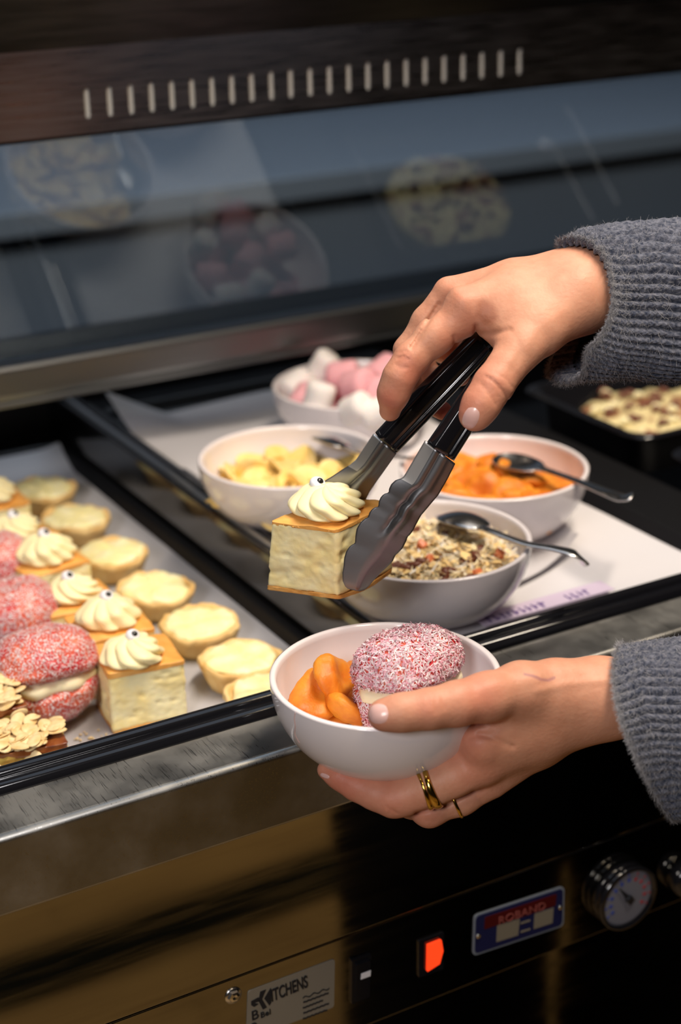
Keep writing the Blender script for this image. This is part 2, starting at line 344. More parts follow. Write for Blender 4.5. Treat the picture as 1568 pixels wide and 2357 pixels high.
# deck with a rounded nosing, one bent sheet
prof_x('deck', [(.770, -.004), (.770, 0)] + arc(YN + .004, -.004, .004, 90, 180, 7) + arc(YN + .002, -.046, .002, 180, 270, 4) + [(YN + .006, -.048), (YN+.006, -.052), (.735, -.052), (.735, -.006)], M['deck'], smooth=True)
dk = ctr.children[-1]; dk.data.materials.append(M['fascia'])
for f in dk.data.polygons:
    f.use_smooth = abs(f.normal.y) < .985 and abs(f.normal.z) < .985
    if f.normal.y < -.9 and f.center.z < -.01: f.material_index = 1
YP = YN + .004
bevel_box('front_panel', (X0, YP, -.1425), (X1, YP + .02, -.0490), M['panel'], ctr, r=.0008)
cp = bevel_box('control_panel', (X0, YP + .001, -.2165), (X1, YP + .02, -.1440), M['panel'], ctr, r=.0008)
bevel_box('lower_panel', (X0, YP + .012, ZF + .02), (X1, YP + .03, -.2170), M['panel'], ctr, r=.0008)
bevel_box('counter_body', (X0, YP + .031, ZF), (X1, 1.62, -.10), M['blackmatte'], ctr, r=.001)
# moulded black front rim with two ridges
prof_x('front_rim', [(.7625, -.004), (.7625, .0015)] + arc(.7675, .002, .004, 165, 15, 14) + [(.7735, -.0005)] + arc(.779, .0035, .0042, 170, 10, 14) + [(.7855, .0005), (.7868, -.02), (.7868, -.058), (.783, -.058)], M['black'], smooth=True)
# left well (deep) and right well (shallow)
YB = 1.43
def ridge(name, xs, m_, y0=.786, y1=YB, r=.002):
    R = [np.stack([np.array([p[0] for p in xs]), np.full(len(xs), y), np.array([p[1] for p in xs])], -1) for y in (y0, y1)]
    V, Fc = loft(R); return mesh(name, V, [f[::-1] for f in Fc], m_, ctr, smooth=False)
ridge('well_wall', [(.4868, -.058), (.4868, -.001), (.4872, 0), (.4905, 0), (.4905, -.058)], M['well'])
ridge('divider_bar', [(.4895, -.01), (.4895, .0002)] + [(.4925 + .003*math.cos(math.radians(a)), .0002 + .0022*math.sin(math.radians(a))) for a in np.linspace(180, 0, 9)] + [(.4955, -.01)], M['alu'])
ridge('divider_ridge', [(.4955, -.013)] + [(.4995 + .003*math.cos(math.radians(a)), -.0008 + .003*math.sin(math.radians(a))) for a in np.linspace(180, 0, 9)] + [(.5055, -.0008), (.5065, -.013)], M['black'])
ridge('divider_ridge', [(.4835, -.006), (.4836, -.0002)] + [(.4856 + .0018*math.cos(math.radians(a)), -.0002 + .0016*math.sin(math.radians(a))) for a in np.linspace(180, 0, 7)] + [(.4874, -.006)], M['black'])
bevel_box('well_floor', (X0, .786, -.066), (.489, YB, -.060), M['well'], ctr, r=.0005)
bevel_box('shelf_plate', (.505, .786, -.022), (.840, YB, -.0165), M['blackmatte'], ctr, r=.0005)
bevel_box('back_wall', (X0, YB, -.10), (X1, YB + .01, .02), M['blackmatte'], ctr, r=.001)
bevel_box('rear_deck', (X0, YB + .01, -.02), (X1, 1.62, .0), M['blackmatte'], ctr, r=.001)
# glass bottom rail
prof_x('glass_rail', [(1.262, .053), (1.240, .053)] + arc(1.241, .0555, .0025, 250, 110, 5) + [(1.2385, .060), (1.2375, .064)] + arc(1.243, .083, .005, 180, 80, 6) + [(1.262, .0885)], M['rail'], smooth=False)
LEAN = math.radians(22); gy0, gz0 = 1.2545, .086
gy1, gz1 = 1.172, gz0 + (gy0 - 1.172) / math.tan(LEAN)
prof_x('glass_pane', [(gy0, gz0), (gy1, gz1), (gy1 + .005, gz1), (gy0 + .005, gz0)], M['glass'])
# slotted strip with true holes
YS = 1.160; sz0, sz1 = .2767, .3392
SV = []; SF = []; slots = []
for k in range(23):
    px = 200 + (1195 - 200) * ((k / 22) ** .955); u = (px - 200) / 995; slots.append(on(px, 238 - 97 * u, y=YS))
def ngon(pts):
    SF.append(tuple(range(len(SV), len(SV) + len(pts)))); SV.extend([(x, YS, z) for x, z in pts])
xb = [X0] + [(slots[k][0] + slots[k+1][0]) / 2 for k in range(22)] + [X1]; hw, hh = .0023, .0108
for k, c in enumerate(slots):                       # a cell of sheet on either side of each slot
    xl, xr = xb[k], xb[k+1]; zc0, zc1 = c[2] - hh + hw, c[2] + hh - hw
    left = [(c[0] + hw*math.cos(math.radians(a)), zc0 + hw*math.sin(math.radians(a))) for a in np.linspace(270, 180, 6)] + [(c[0] + hw*math.cos(math.radians(a)), zc1 + hw*math.sin(math.radians(a))) for a in np.linspace(180, 90, 6)]
    ngon([(xl, sz0), (c[0], sz0)] + left + [(c[0], sz1), (xl, sz1)])
    ngon([(xr, sz0), (xr, sz1), (c[0], sz1)] + [(2*c[0] - x, z) for x, z in left[::-1]] + [(c[0], sz0)])
V = np.array(SV); Fc = SF
st = mesh('vent_strip', V, Fc, M['strip'], ctr, smooth=False); sm = st.modifiers.new('s', 'SOLIDIFY'); sm.thickness = .0015; sm.offset = 0
for c in slots: bevel_box('slot_insert', (c[0]-.0026, YS+.0012, c[2]-.0114), (c[0]+.0026, YS+.0035, c[2]+.0114), M['slotm'] if 'slotm' in M else M.setdefault('slotm', mat('pale_slot_insert', (.62,.62,.60), .6)), ctr, r=.0002, seg=1)
prof_x('strip_lip', [(YS - .001, sz0 - .0012), (YS - .001, sz0 + .0008), (YS + .014, sz0 + .0008), (YS + .014, sz0 - .0012)], M['canopy'])
prof_x('canopy', [(YS + .002, sz1 - .0005), (YS - .002, sz1), (1.06, .455), (1.06, .60), (1.45, .60), (1.45, sz1), (YS + .02, sz1 - .0005)], M['canopy'])
# slim steel tube added behind the glass for the streak at the left
mesh('slim_tube', *tube([(.30, 1.50, .0), (.33, 1.50, .20), (.345, 1.48, .40)], .006, 10), M['alu'], ctr)
# ---- front fittings
YF = YP + .001
def on_panel(px, py): return on(px, py, y=YF)
def disc_y(name, c, r, depth, m_, par, n=40, r2=None):
    V, Fc = lathe([(r, 0), (r, depth*.7), ((r2 or r)*.9, depth), (0, depth)], n); V = V[:, [0, 2, 1]] * [1, -1, 1] + c
    return mesh(name, V, Fc, m_, par)
def flat(name, pts_px, m_, par, t=.0006, off=0.0, rnd=0):
    q = np.array([on_panel(*p) for p in pts_px])
    if rnd:
        out = []
        for i in range(len(q)):
            a, b, c = q[i-1], q[i], q[(i+1) % len(q)]; u = (a-b)/np.linalg.norm(a-b); v = (c-b)/np.linalg.norm(c-b)
            for t_ in np.linspace(0, 1, 6): out.append(b + rnd*((1-t_)**2*u + t_**2*v))
        q = np.array(out)
    f_ = q.copy(); f_[:, 1] -= off + t; b_ = q.copy(); b_[:, 1] -= off
    V, Fc = loft([b_, f_]); return mesh(name, V, Fc, m_, par, smooth=False)
def text(body, m_, par, px0, px1, off, name='lettering', height=None, bold=.0):
    cu = bpy.data.curves.new(name, 'FONT'); cu.body = body; cu.size = 1; cu.extrude = .004; cu.offset = bold; cu.materials.append(m_)
    o = bpy.data.objects.new(name, cu); COL.objects.link(o); bpy.context.view_layer.update()
    wd = max(o.dimensions.x, 1e-3); a = on_panel(*px0); b = on_panel(*px1); org = ORG.get(par.name, np.zeros(3))
    ln = np.linalg.norm(b - a); sx = ln / wd; o.parent = par
    sl = math.atan2(b[2] - a[2], b[0] - a[0])
    o.rotation_euler = Matrix([[math.cos(sl), 0, math.sin(sl)], [0, 0, -1] , [math.sin(sl), 0, 0]]).to_euler() if False else (math.radians(90), -sl, 0)
    o.location = (a[0] - org[0], a[1] - off - org[1], a[2] - org[2]); o.scale = (sx, (height or sx*.7) / .7 , .08)
    me = bpy.data.meshes.new_from_object(o); q = bpy.data.objects.new('tmp', me); q.parent = par; q.location = o.location; q.rotation_euler = o.rotation_euler; q.scale = o.scale
    bpy.data.objects.remove(o); q.name = name; COL.objects.link(q); return q
stk = thing('maker_sticker', 'pale metallic maker sticker with black KITCHENS lettering on the front panel', 'sticker', on_panel(670, 2290))
flat('backing', [(569, 2281), (769, 2208), (765, 2309), (560, 2420)][::-1] if False else [(570, 2281), (770, 2206), (768, 2317), (566, 2392)], M['label'], stk, rnd=.0022)
text('ITCHENS', M['ink'], stk, (623, 2304), (706, 2270), .0008, height=.0088, bold=.012)
flat('emblem', [(598, 2281), (611, 2276), (602, 2298), (613, 2317), (604, 2322), (594, 2303)], M['ink'], stk, off=.0006, t=.0003)
flat('emblem', [(607, 2297), (622, 2272), (623, 2306), (619, 2313)], M['ink'], stk, off=.0006, t=.0003)
flat('emblem', [(577, 2303), (594, 2294), (596, 2303), (584, 2307), (594, 2309), (584, 2316), (577, 2312)], M['ink'], stk, off=.0006, t=.0003)
text('B', M['ink'], stk, (577, 2348), (592, 2342), .0008, height=.0068)
text('Bel', M['ink'], stk, (598, 2342), (620, 2333), .0008, height=.0040)
text('R', M['ink'], stk, (577, 2376), (592, 2370), .0008, height=.0068)
def wave(p0, p1, amp, n, th, par, m_):
    a = on_panel(*p0); b = on_panel(*p1); t = np.linspace(0, 1, n*8+1); c = a + (b-a)*t[:, None]; c[:, 2] += amp*np.sin(t*n*2*np.pi)
    up = c.copy(); up[:, 2] += th/2; dn = c.copy(); dn[:, 2] -= th/2; R = []
    for q, o in ((dn, .0006), (up, .0006), (up, .0009), (dn, .0009)):
        q = q.copy(); q[:, 1] -= o; R.append(q)
    R = np.array(R).transpose(1, 0, 2); mesh('print_line', *loft(R), m_, par, smooth=False)
wave((696, 2296), (757, 2273), .0007, 3, .0008, stk, M['ink'])
for k, (a_, b_) in enumerate((((697, 2306), (755, 2284)), ((696, 2319), (742, 2301)), ((697, 2331), (756, 2308)), ((696, 2344), (752, 2323)))): wave(a_, b_, .0002, 6, .0011, stk, M['ink'])
scw = thing('panel_screw', 'small chrome screw beside the sticker on the front panel', 'screw', on_panel(537, 2291))
c_ = on_panel(537, 2291)
V, Fc = lathe([(.0042, 0), (.0042, .0014), (.0034, .0022), (.0018, .0026), (0, .0020)], 6); mesh('screw_head', V[:, [0, 2, 1]]*[1, -1, 1] + c_, Fc, M['spoon'], scw, smooth=False)
V, Fc = lathe([(.0055, 0), (.0055, .0006), (.002, .0007)], 24); mesh('washer', V[:, [0, 2, 1]]*[1, -1, 1] + c_, Fc, M['spoon'], scw)
sw = thing('rocker_switch', 'black rocker switch with a white mark between sticker and red lamp', 'switch', on_panel(828, 2235))
flat('switch_frame', [(807, 2207), (852, 2192), (850, 2292), (806, 2308)], M['black'], sw, t=.002, rnd=.001)
flat('rocker', [(814, 2214), (846, 2202), (844, 2286), (812, 2298)], M['black'], sw, t=.002, off=.002, rnd=.001)
flat('glint', [(824, 2233), (846, 2225), (845, 2238), (823, 2246)], M['eye'], sw, t=.0003, off=.004)  # glint on the rocker, built as a flat white patch
lp = thing('indicator_lamp', 'glowing red-orange rocker lamp on the dark front panel', 'lamp', on_panel(995, 2195))
flat('lamp_frame', [(962, 2164), (1020, 2143), (1018, 2228), (962, 2248)], M['black'], lp, t=.0015, rnd=.001)
flat('lamp_lens', [(979, 2170), (1010, 2158), (1014, 2182), (1006, 2212), (978, 2230)], M['lamp'], lp, t=.002, off=.0015)
npx = thing('name_plate', 'dark blue riveted plate with a red lettered band and two cream boxes', 'plate', on_panel(1190, 2110))
npx['label'] = 'dark blue riveted plate with a red lettered band and two cream boxes'
flat('plate_edge', [(1090, 2106), (1298, 2038), (1296, 2130), (1087, 2200)], M['bench'], npx, t=.0008, rnd=.004)
flat('plate', [(1094, 2108), (1294, 2043), (1292, 2127), (1091, 2194)], M['plateblue'], npx, t=.0004, off=.0008, rnd=.0035)
flat('band', [(1114, 2109), (1279, 2055), (1276, 2082), (1112, 2137)], M['platered'], npx, t=.0003, off=.0012, rnd=.001)
text('ROBAND', M['redprint'], npx, (1143, 2126), (1250, 2090), .0016, height=.0058)
flat('cream_box', [(1142, 2128), (1194, 2112), (1190, 2150), (1140, 2166)], M['cream_print'], npx, t=.0003, off=.0012)
flat('cream_box', [(1228, 2101), (1272, 2087), (1269, 2122), (1226, 2136)], M['cream_print'], npx, t=.0003, off=.0012)
for yy in (0, 20): flat('print_line', [(1196, 2121+yy), (1218, 2114+yy), (1218, 2118+yy), (1196, 2125+yy)], M['cream_print'], npx, t=.0003, off=.0012)
for p in ((1098, 2152), (1287, 2086)): disc_y('rivet', on_panel(*p) - [0, .001, 0], .0016, .0012, M['spoon'], npx, 16)
ga = thing('temperature_gauge', 'round white dial gauge with black needle at the counter front', 'gauge', on_panel(1428, 2052)); gc = on_panel(1426, 2052); GR = .0215
disc_y('bezel', gc, GR + .002, .0078, M['black'], ga, 56)
V, Fc = lathe([(GR + .0022, .006), (GR + .0022, .0105), (GR, .011), (GR - .0004, .0075)], 56); mesh('bezel_ring', V[:, [0, 2, 1]]*[1, -1, 1] + gc, Fc, M['black'], ga)
disc_y('dial_face', gc - [0, .0085, 0], GR - .0004, .0005, M['gface'], ga, 56)
def gq(r, a): return gc + [r*math.cos(math.radians(a)), -.0093, r*math.sin(math.radians(a))]
def quad_g(name, pts, m_):
    q = np.array(pts); b_ = q + [0, .0004, 0]; return mesh(name, *loft([b_, q]), m_, ga, smooth=False)
for k, a in enumerate(range(-30, 215, 24)):
    mm = M['gred'] if a < 80 else M['gblue']
    quad_g('tick', [gq(.0175, a-1.6), gq(.0195, a-1.6), gq(.0195, a+1.6), gq(.0175, a+1.6)], mm)
    quad_g('numeral_mark', [gq(.0130, a-5), gq(.0158, a-5), gq(.0158, a+4), gq(.0130, a+4)], mm)
aa = 128
nd = [gq(.016, aa), gq(.004, aa+22), gq(.005, aa+150), gq(.005, aa+210), gq(.004, aa-22)]
q = np.array(nd) - [0, .0008, 0]; mesh('needle', *loft([q, q - [0, .0008, 0]]), M['ink'], ga, smooth=False); disc_y('hub', gc - [0, .0095, 0], .0028, .0018, M['ink'], ga, 20)
kn = thing('control_knob', 'black knob with metal insert at the right end of the panel', 'knob', on_panel(1556, 2010)); kc = on_panel(1568, 2012)
disc_y('knob_body', kc, .013, .012, M['black'], kn, 32); disc_y('knob_insert', kc - [0, .012, 0], .0035, .003, M['spoon'], kn, 16)
# ---------------------------------------------------------------- trays and paper
lt = thing('serving_tray', 'long shallow black tray sunk in the left well, holding pastries on paper', 'tray', (.28, 1.1, -.06))
TX0, TX1, TY0, TY1 = .06, .4855, .792, 1.40
def rim_tray(par, x0, x1, y0, y1, zf, zr, lip, m_, rc=.012):
    def ring(ix, z):
        out = []
        for cx_, cy_, a0 in ((x1-ix-rc, y1-ix-rc, 0), (x0+ix+rc, y1-ix-rc, 90), (x0+ix+rc, y0+ix+rc, 180), (x1-ix-rc, y0+ix+rc, 270)):
            for a in np.linspace(a0, a0+90, 7): out.append((cx_ + rc*math.cos(math.radians(a)), cy_ + rc*math.sin(math.radians(a)), z))
        return out
    prof = [(0, zr - .0015), (-.0006, zr), (lip*.3, zr + .0012), (lip, zr), (lip + .003, zr - .003), (lip + .006, zf + .002), (lip + .010, zf), (.05, zf)]
    V, Fc = loft([ring(a, z) for a, z in prof], True, (False, True)); return mesh('tray_shell', V, Fc, m_, par)
rim_tray(lt, TX0, TX1, TY0, TY1, -.0585, -.0425, .0035, M['blackmatte'])
def paper(name, label, x0, x1, y0, y1, z, m_, seed, amp=.0008, edge=.0, nx=60, ny=90, curl=None, rz=0):
    u, v = np.meshgrid(np.linspace(0, 1, nx), np.linspace(0, 1, ny), indexing='ij')
    X = x0 + (x1-x0)*u; Y = y0 + (y1-y0)*v; p = np.stack([X, Y, X*0], -1)
    Z = z + amp*noise3(p, 14, seed, 2) + edge*np.clip((u-.94)/.06, 0, 1)**1.5
    if curl is not None: X, Y, Z = curl(u, v, X, Y, Z)
    G = np.stack([X, Y, Z], -1); n_, m2 = G.shape[:2]; V, Fc = loft(G, False); 
    T = G.copy(); T[..., 2] -= .0002; V2, F2 = loft(T, False); o = mesh(name, *merge([(V, Fc), (V2, [f[::-1] for f in F2])]), m_, None, base=((x0+x1)/2, (y0+y1)/2, z))
    return tag(o, label, 'paper')
def pc(u, v, X, Y, Z):
    k = np.clip((v-.93)/.07, 0, 1); return X + .004*k*np.sin(u*9), Y, Z + .014*k**1.5*(u > .5) + .002*k
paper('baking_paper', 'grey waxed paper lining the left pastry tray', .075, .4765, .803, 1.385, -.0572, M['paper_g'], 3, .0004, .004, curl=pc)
rt = thing('serving_tray', 'wide shallow black tray on the counter holding the snack bowls', 'tray', (.62, 1.0, -.0165))
rim_tray(rt, .5075, .765, .7895, 1.36, -.0150, -.0045, .003, M['blackmatte'])
def pr(u, v, X, Y, Z):
    ed = np.clip((v-.80)/.2, 0, 1); lf = np.clip((.25-u)/.25, 0, 1)
    X = X + .012*(1-v)*u; return X, Y, Z + .030*ed**2*lf + .0012*np.sin(u*7 + v*22)*ed
paper('baking_paper', 'white greaseproof paper under the snack bowls', .512, .744, .800, 1.345, -.0130, M['paper'], 5, .0008, .0, curl=pr)
def pr2(u, v, X, Y, Z):
    k = np.clip(1-np.abs(v-.13)/.09, 0, 1); e = np.clip((.08-v)/.08, 0, 1)
    X2 = X - .055*(1-v)**2*u; return X2, Y + .035*u*u*(1-v)**2, Z + .0040*k**2*(.4+.6*u) + .011*np.clip((u-.72)/.28, 0, 1)**2 + .005*np.clip((.05-v)/.05, 0, 1)*u
paper('baking_paper', 'upper white paper sheet with a curved lifted corner beside the muesli bowl', .520, .742, .842, 1.20, -.0108, M['paper'], 9, .0010, curl=pr2)
# lilac shelf label lying under the front rim
la = thing('shelf_label', 'lilac paper label with blurred purple lettering inside the front rim', 'label', (.6, .80, -.01))
a = on(1140, 1432, z=-.0085); b = on(1450, 1342, z=-.0085)
yl = .7925
V, Fc = box_vf((.560, .8105, -.0090), (.668, .8265, -.0084)); mesh('label_strip', V, Fc, M['lilac'], la, smooth=False)
xx = .566
for k in range(15):
    wv = .0022 + .0022*rng.random()
    if 9 <= k <= 10: xx += .008; continue
    if xx > .655: break
    mesh('letter', *box_vf((xx, .8125, -.0083), (xx + wv*.45, .8205, -.0081)), M['purple'], la, smooth=False)
    yy0 = .8125 + .0060*rng.random(); mesh('letter', *box_vf((xx + wv*.5, yy0, -.0083), (xx + wv, yy0 + .0022, -.0081)), M['purple'], la, smooth=False); xx += wv + .0022
# ---------------------------------------------------------------- food builders (local coordinates, origin at the base)
def local_rot(p, rx=0, ry=0, rz=0): return p @ rot_mat(rx, ry, rz).T
def mk_tart(seed, R=.0285):
    r = np.random.default_rng(seed)
    t = thing('cream_tart', None, 'tart')
    th = np.linspace(0, 2*np.pi, 72, endpoint=False); wob = 1 + .025*np.sin(2*th + r.uniform(0, 6)) + .018*np.sin(5*th + r.uniform(0, 6)) + .012*np.sin(11*th + r.uniform(0, 6))
    prof = [(.70, 0), (.76, .0004), (.86, .006), (.95, .0125), (1.0, .0150), (1.01, .0175), (.985, .0195), (.93, .0195), (.885, .0180), (.86, .0150), (.5, .0140)]
    rings = []
    for k, (q, z) in enumerate(prof):
        rr = R*q*(wob if q > .7 else 1); zz = z + (.0011*np.sin(3*th + seed) + .0006*np.sin(9*th) if q > .84 else 0)
        rings.append(np.stack([rr*np.cos(th), rr*np.sin(th), np.broadcast_to(zz, th.shape)], -1))
    V, Fc = loft(rings); V = V + .0006*noise3(V, 300, seed, 2)[:, None]; mesh('pastry_shell', V, Fc, M['pastry'], t, local=True)
    rings = []
    for q, z in ((.89, .0172), (.86, .0196), (.78, .0206), (.62, .0208), (.45, .0209), (.30, .0209), (.15, .0209), (.02, .0209)):
        rr = R*q*(1 + .045*np.sin(3*th + seed*2) + .03*np.sin(7*th + seed)) if q > .7 else R*q
        P_ = np.stack([rr*np.cos(th), rr*np.sin(th), np.full(72, z)], -1); P_[:, 2] += (.0013*noise3(P_*[1, 1, 0], 110, seed+40, 3) + .0009*np.sin(P_[:, 0]*500 + 4*noise3(P_*[1,1,0], 60, seed)))*(q < .88); rings.append(P_)
    mesh('cream_filling', *loft(rings), M['fill'], t, local=True)
    return t
def mk_rosette(par, z0, R, H, seed, lobes=8, eye=True, eyeoff=(0, 0), tw=2.0):
    th = np.linspace(0, 2*np.pi, 192, endpoint=False); rings = []; r = np.random.default_rng(seed); ph = r.uniform(0, 6)
    # piped swirl: fluted dome whose flutes twist and lean as they rise
    for s in np.linspace(0, 1, 44):
        if s < .12: q = .80 + .20*math.sin(s/.12*math.pi/2)
        else: q = math.cos((s-.12)/.88*math.pi/2)**.62
        z = H*(.04 + .96*(1-(1-s)**1.35)) if s > 0 else 0
        a = lobes*(th + tw*s*(1-.25*s)) + ph + .5*np.sin(th*2 + seed)
        fl = np.abs(np.sin(a/2)); flute = .23*(fl**.7 - .62)*min(1, s*9+.35)*(1-.15*s)
        sw = .05*np.sin(2*th - 9*s + ph) + .03*np.sin(3*th + seed)
        rr = R*(q*(1 + flute + sw))
        rr = np.maximum(rr, .0002)
        rings.append(np.stack([rr*np.cos(th) , rr*np.sin(th), np.full(192, z0 + z) + .0007*np.sin(3*th+seed)*s + R*.10*flute], -1))
    V, Fc = loft(rings); o = mesh('rosette', V, Fc, M['cream'], par, local=True)
    if eye:
        v, f = ico(3); e = v*[.0048, .0048, .0036]; c = np.array([eyeoff[0], eyeoff[1], z0 + H*1.03]); e = local_rot(e, .5, 0, .3) + c
        k = mesh('sugar_eye', e, f, M['eye'], par, local=True)
        pu = local_rot(v*[.0021, .0021, .0012] + [0, 0, .0031], .8 if seed != 99 else -.9, 0, .3 if seed != 99 else .4) + c; mesh('pupil', pu, f, M['pupil'], k, local=True)
    return o
def rough_block(L_, W_, H_, nx, ny, nz, amp, seed, r=.0014, bulge=.0):
    bm = bmesh.new(); bmesh.ops.create_cube(bm, size=1)
    bmesh.ops.subdivide_edges(bm, edges=bm.edges[:], cuts=nx, use_grid_fill=True)
    V = np.array([v.co[:] for v in bm.verts]); Fc = [tuple(v.index for v in f.verts) for f in bm.faces]; bm.free()
    s = np.sign(V); a = np.abs(V)*2; V = V*[L_, W_, H_] + [0, 0, H_/2]
    e = (a > .985).sum(1) >= 2; V[:, :2] -= (s[:, :2]*r)*((a[:, :2] > .985) & e[:, None])*.5
    nrm = s*(a > .985); n = noise3(V, 120, seed, 4); n2 = noise3(V, 700, seed+5, 2)
    V = V + nrm*(amp*n + amp*.35*n2)[:, None]
    if bulge: V[:, :2] *= (1 + bulge*np.sin(np.clip(V[:, 2:3]/H_, 0, 1)*np.pi*1.0))
    return V, Fc
def mk_cheesecake(seed, L_=.050, W_=.050, H_=.043, tw=2.0, ro=(0, 0), R=.0185, RH=.0165, lobes=8, eye=(0, 0)):
    t = thing('cheesecake_square', None, 'cake')
    V, Fc = rough_block(L_, W_, H_-.0045, 38, 38, 38, .00055, seed)
    # torn pits in the crumb
    r = np.random.default_rng(seed)
    for k in range(30):
        f_ = r.integers(0, 4); c = np.array([r.uniform(-.45, .45)*L_, r.uniform(-.45, .45)*W_, r.uniform(.1, .9)*H_]); c[f_ % 2] = (1 if f_ > 1 else -1)*(L_, W_)[f_ % 2]/2
        d = np.linalg.norm((V - c)*[1, 1, r.uniform(1.0, 2.6)], axis=1); V[:, f_ % 2] -= np.sign(c[f_ % 2])*.0016*np.exp(-(d/r.uniform(.0015, .0045))**2)
    V[:, 2] += .0022; mesh('sponge', V, Fc, M['sponge'], t, local=True)
    V, Fc = rough_block(L_*1.012, W_*1.012, .0026, 34, 34, 34, .0003, seed+1); n = noise3(V*[1, 1, 0], 70, seed+2, 3)
    V[:, 2] += H_-.0026 + .0011*n*(V[:, 2] > .0013) - .0012*(np.maximum(np.abs(V[:, 0])/L_, np.abs(V[:, 1])/W_)*2)**6*(V[:, 2] > 0); V[:, :2] *= (1 + .010*n)[:, None]
    mesh('top_crust', V, Fc, M['crust'], t, local=True)
    V, Fc = rough_block(L_*1.01, W_*1.01, .0024, 24, 24, 24, .0005, seed+3); mesh('base_crust', V, Fc, M['base'], t, local=True)
    rs = mk_rosette(t, 0, R, RH, seed, lobes, True, eye, tw)
    for o in [rs] + [c for c in t.children if c.name.startswith('sugar_eye')]: o.location = (ro[0], ro[1], H_ - .0006)
    return t
def flakes(name, surf_fn, n, L_, Wd, par, seed, m_, cols, lift=.0006, stand=.35, kind='stuff'):
    r = np.random.default_rng(seed); Pn, Nn = surf_fn(n, r)
    a = r.normal(size=(n, 3)); T = a - (a*Nn).sum(1)[:, None]*Nn; T /= np.linalg.norm(T, axis=1)[:, None]
    T = T + Nn*r.uniform(-.1, 1, n)[:, None]*stand; T /= np.linalg.norm(T, axis=1)[:, None]; B = np.cross(Nn, T); B /= np.linalg.norm(B, axis=1)[:, None]
    l = L_*r.uniform(.45, 1.25, n)[:, None]; w_ = Wd*r.uniform(.6, 1.4, n)[:, None]; c = Pn + Nn*lift*r.uniform(.2, 1.3, n)[:, None]
    bend = Nn*l*r.uniform(-.05, .25, n)[:, None]; th_ = Nn*Wd*.35
    Vs = np.stack([c - T*l/2 + bend - B*w_*.3, c - T*l/2 + bend + B*w_*.3, c + B*w_*.5 + th_, c - B*w_*.5 + th_, c + T*l/2 + bend + B*w_*.25, c + T*l/2 + bend - B*w_*.25], 1)
    V = Vs.reshape(-1, 3); i = np.arange(n)*6; Fc = np.concatenate([np.stack([i, i+1, i+2, i+3], 1), np.stack([i+3, i+2, i+4, i+5], 1)])
    cc = np.asarray(cols)[r.choice(len(cols), n, p=None)]; cc = np.repeat(cc*r.uniform(.85, 1.1, (n, 1)), 6, 0)
    o = mesh(name, V, Fc, m_, par, local=True, cols=cc, smooth=False); o['kind'] = kind; return o
def dome(a, b, c, zc, seed, flat_=.25, sub=5, amp=.0012, dent=None):
    v, f = ico(sub); V = v.copy(); V[:, 2] = np.where(V[:, 2] < 0, V[:, 2]*flat_, V[:, 2])
    V = np.sign(V)*np.abs(V)**.88 * np.array([a, b, c]); V += v*(amp*noise3(V, 60, seed, 3) + amp*.6*noise3(V, 230, seed+1, 2))[:, None]
    if dent is not None: d = np.linalg.norm(V - dent, axis=1); V -= v*(.004*np.exp(-(d/.012)**2))[:, None]
    V[:, 2] += zc; return V, f
def mk_bun(seed, a=.030, b=.027, ct=.023, cb=.022, nfl=2600, fl=.0022, fw=.00045, cols=None, tilt=.12, gap=.007):
    t = thing('coconut_bun', None, 'bun'); cols = cols or [(.85, .72, .74), (.78, .45, .50), (.80, .30, .36), (.86, .78, .78)]
    Vb, fb = dome(a*.97, b*.97, cb, 0, seed, .3); Vb[:, 2] = cb - Vb[:, 2]; Vb[:, 2] -= Vb[:, 2].min(); fb = [f[::-1] for f in fb]
    Vt, ft = dome(a, b, ct, 0, seed+7, .28, dent=np.array([0, 0, ct])); Vt = local_rot(Vt, tilt, -tilt*.5, 0) + [0, 0, cb*1.12 + gap]
    lo = mesh('lower_half', Vb, fb, M['pink'], t, local=True); up = mesh('upper_half', Vt, ft, M['pink'], t, local=True)
    Vf, ff = dome(a*.95, b*.95, gap*.95, cb*1.02 + gap*.35, seed+3, 1.0, 4, .0012); Vf = local_rot(Vf - [0, 0, cb], tilt*.6, -tilt*.3, 0) + [0, 0, cb]
    Vf[:, :2] *= (1 + .05*np.sin(7*np.arctan2(Vf[:, 1], Vf[:, 0])))[:, None]; mesh('cream_layer', Vf, ff, M['filling'], t, local=True)
    for nm, VV, ff_, par, k in (('coconut_coating', Vt, ft, up, nfl), ('coconut_coating', Vb, fb, lo, int(nfl*.8))):
        Fa = np.array(ff_); 
        def fn(n, r, VV=VV, Fa=Fa):
            A, B, C_ = VV[Fa[:, 0]], VV[Fa[:, 1]], VV[Fa[:, 2]]; N_ = np.cross(B-A, C_-A); ar = np.linalg.norm(N_, axis=1)
            i = r.choice(len(Fa), n, p=ar/ar.sum()); u = r.random((n, 2)); s_ = u.sum(1) > 1; u[s_] = 1-u[s_]; Nn = N_[i]/ar[i][:, None]
            return A[i] + u[:, :1]*(B-A)[i] + u[:, 1:]*(C_-A)[i], Nn
        flakes(nm, fn, k, fl, fw, par, seed+k, M['coco'], cols)
    return t
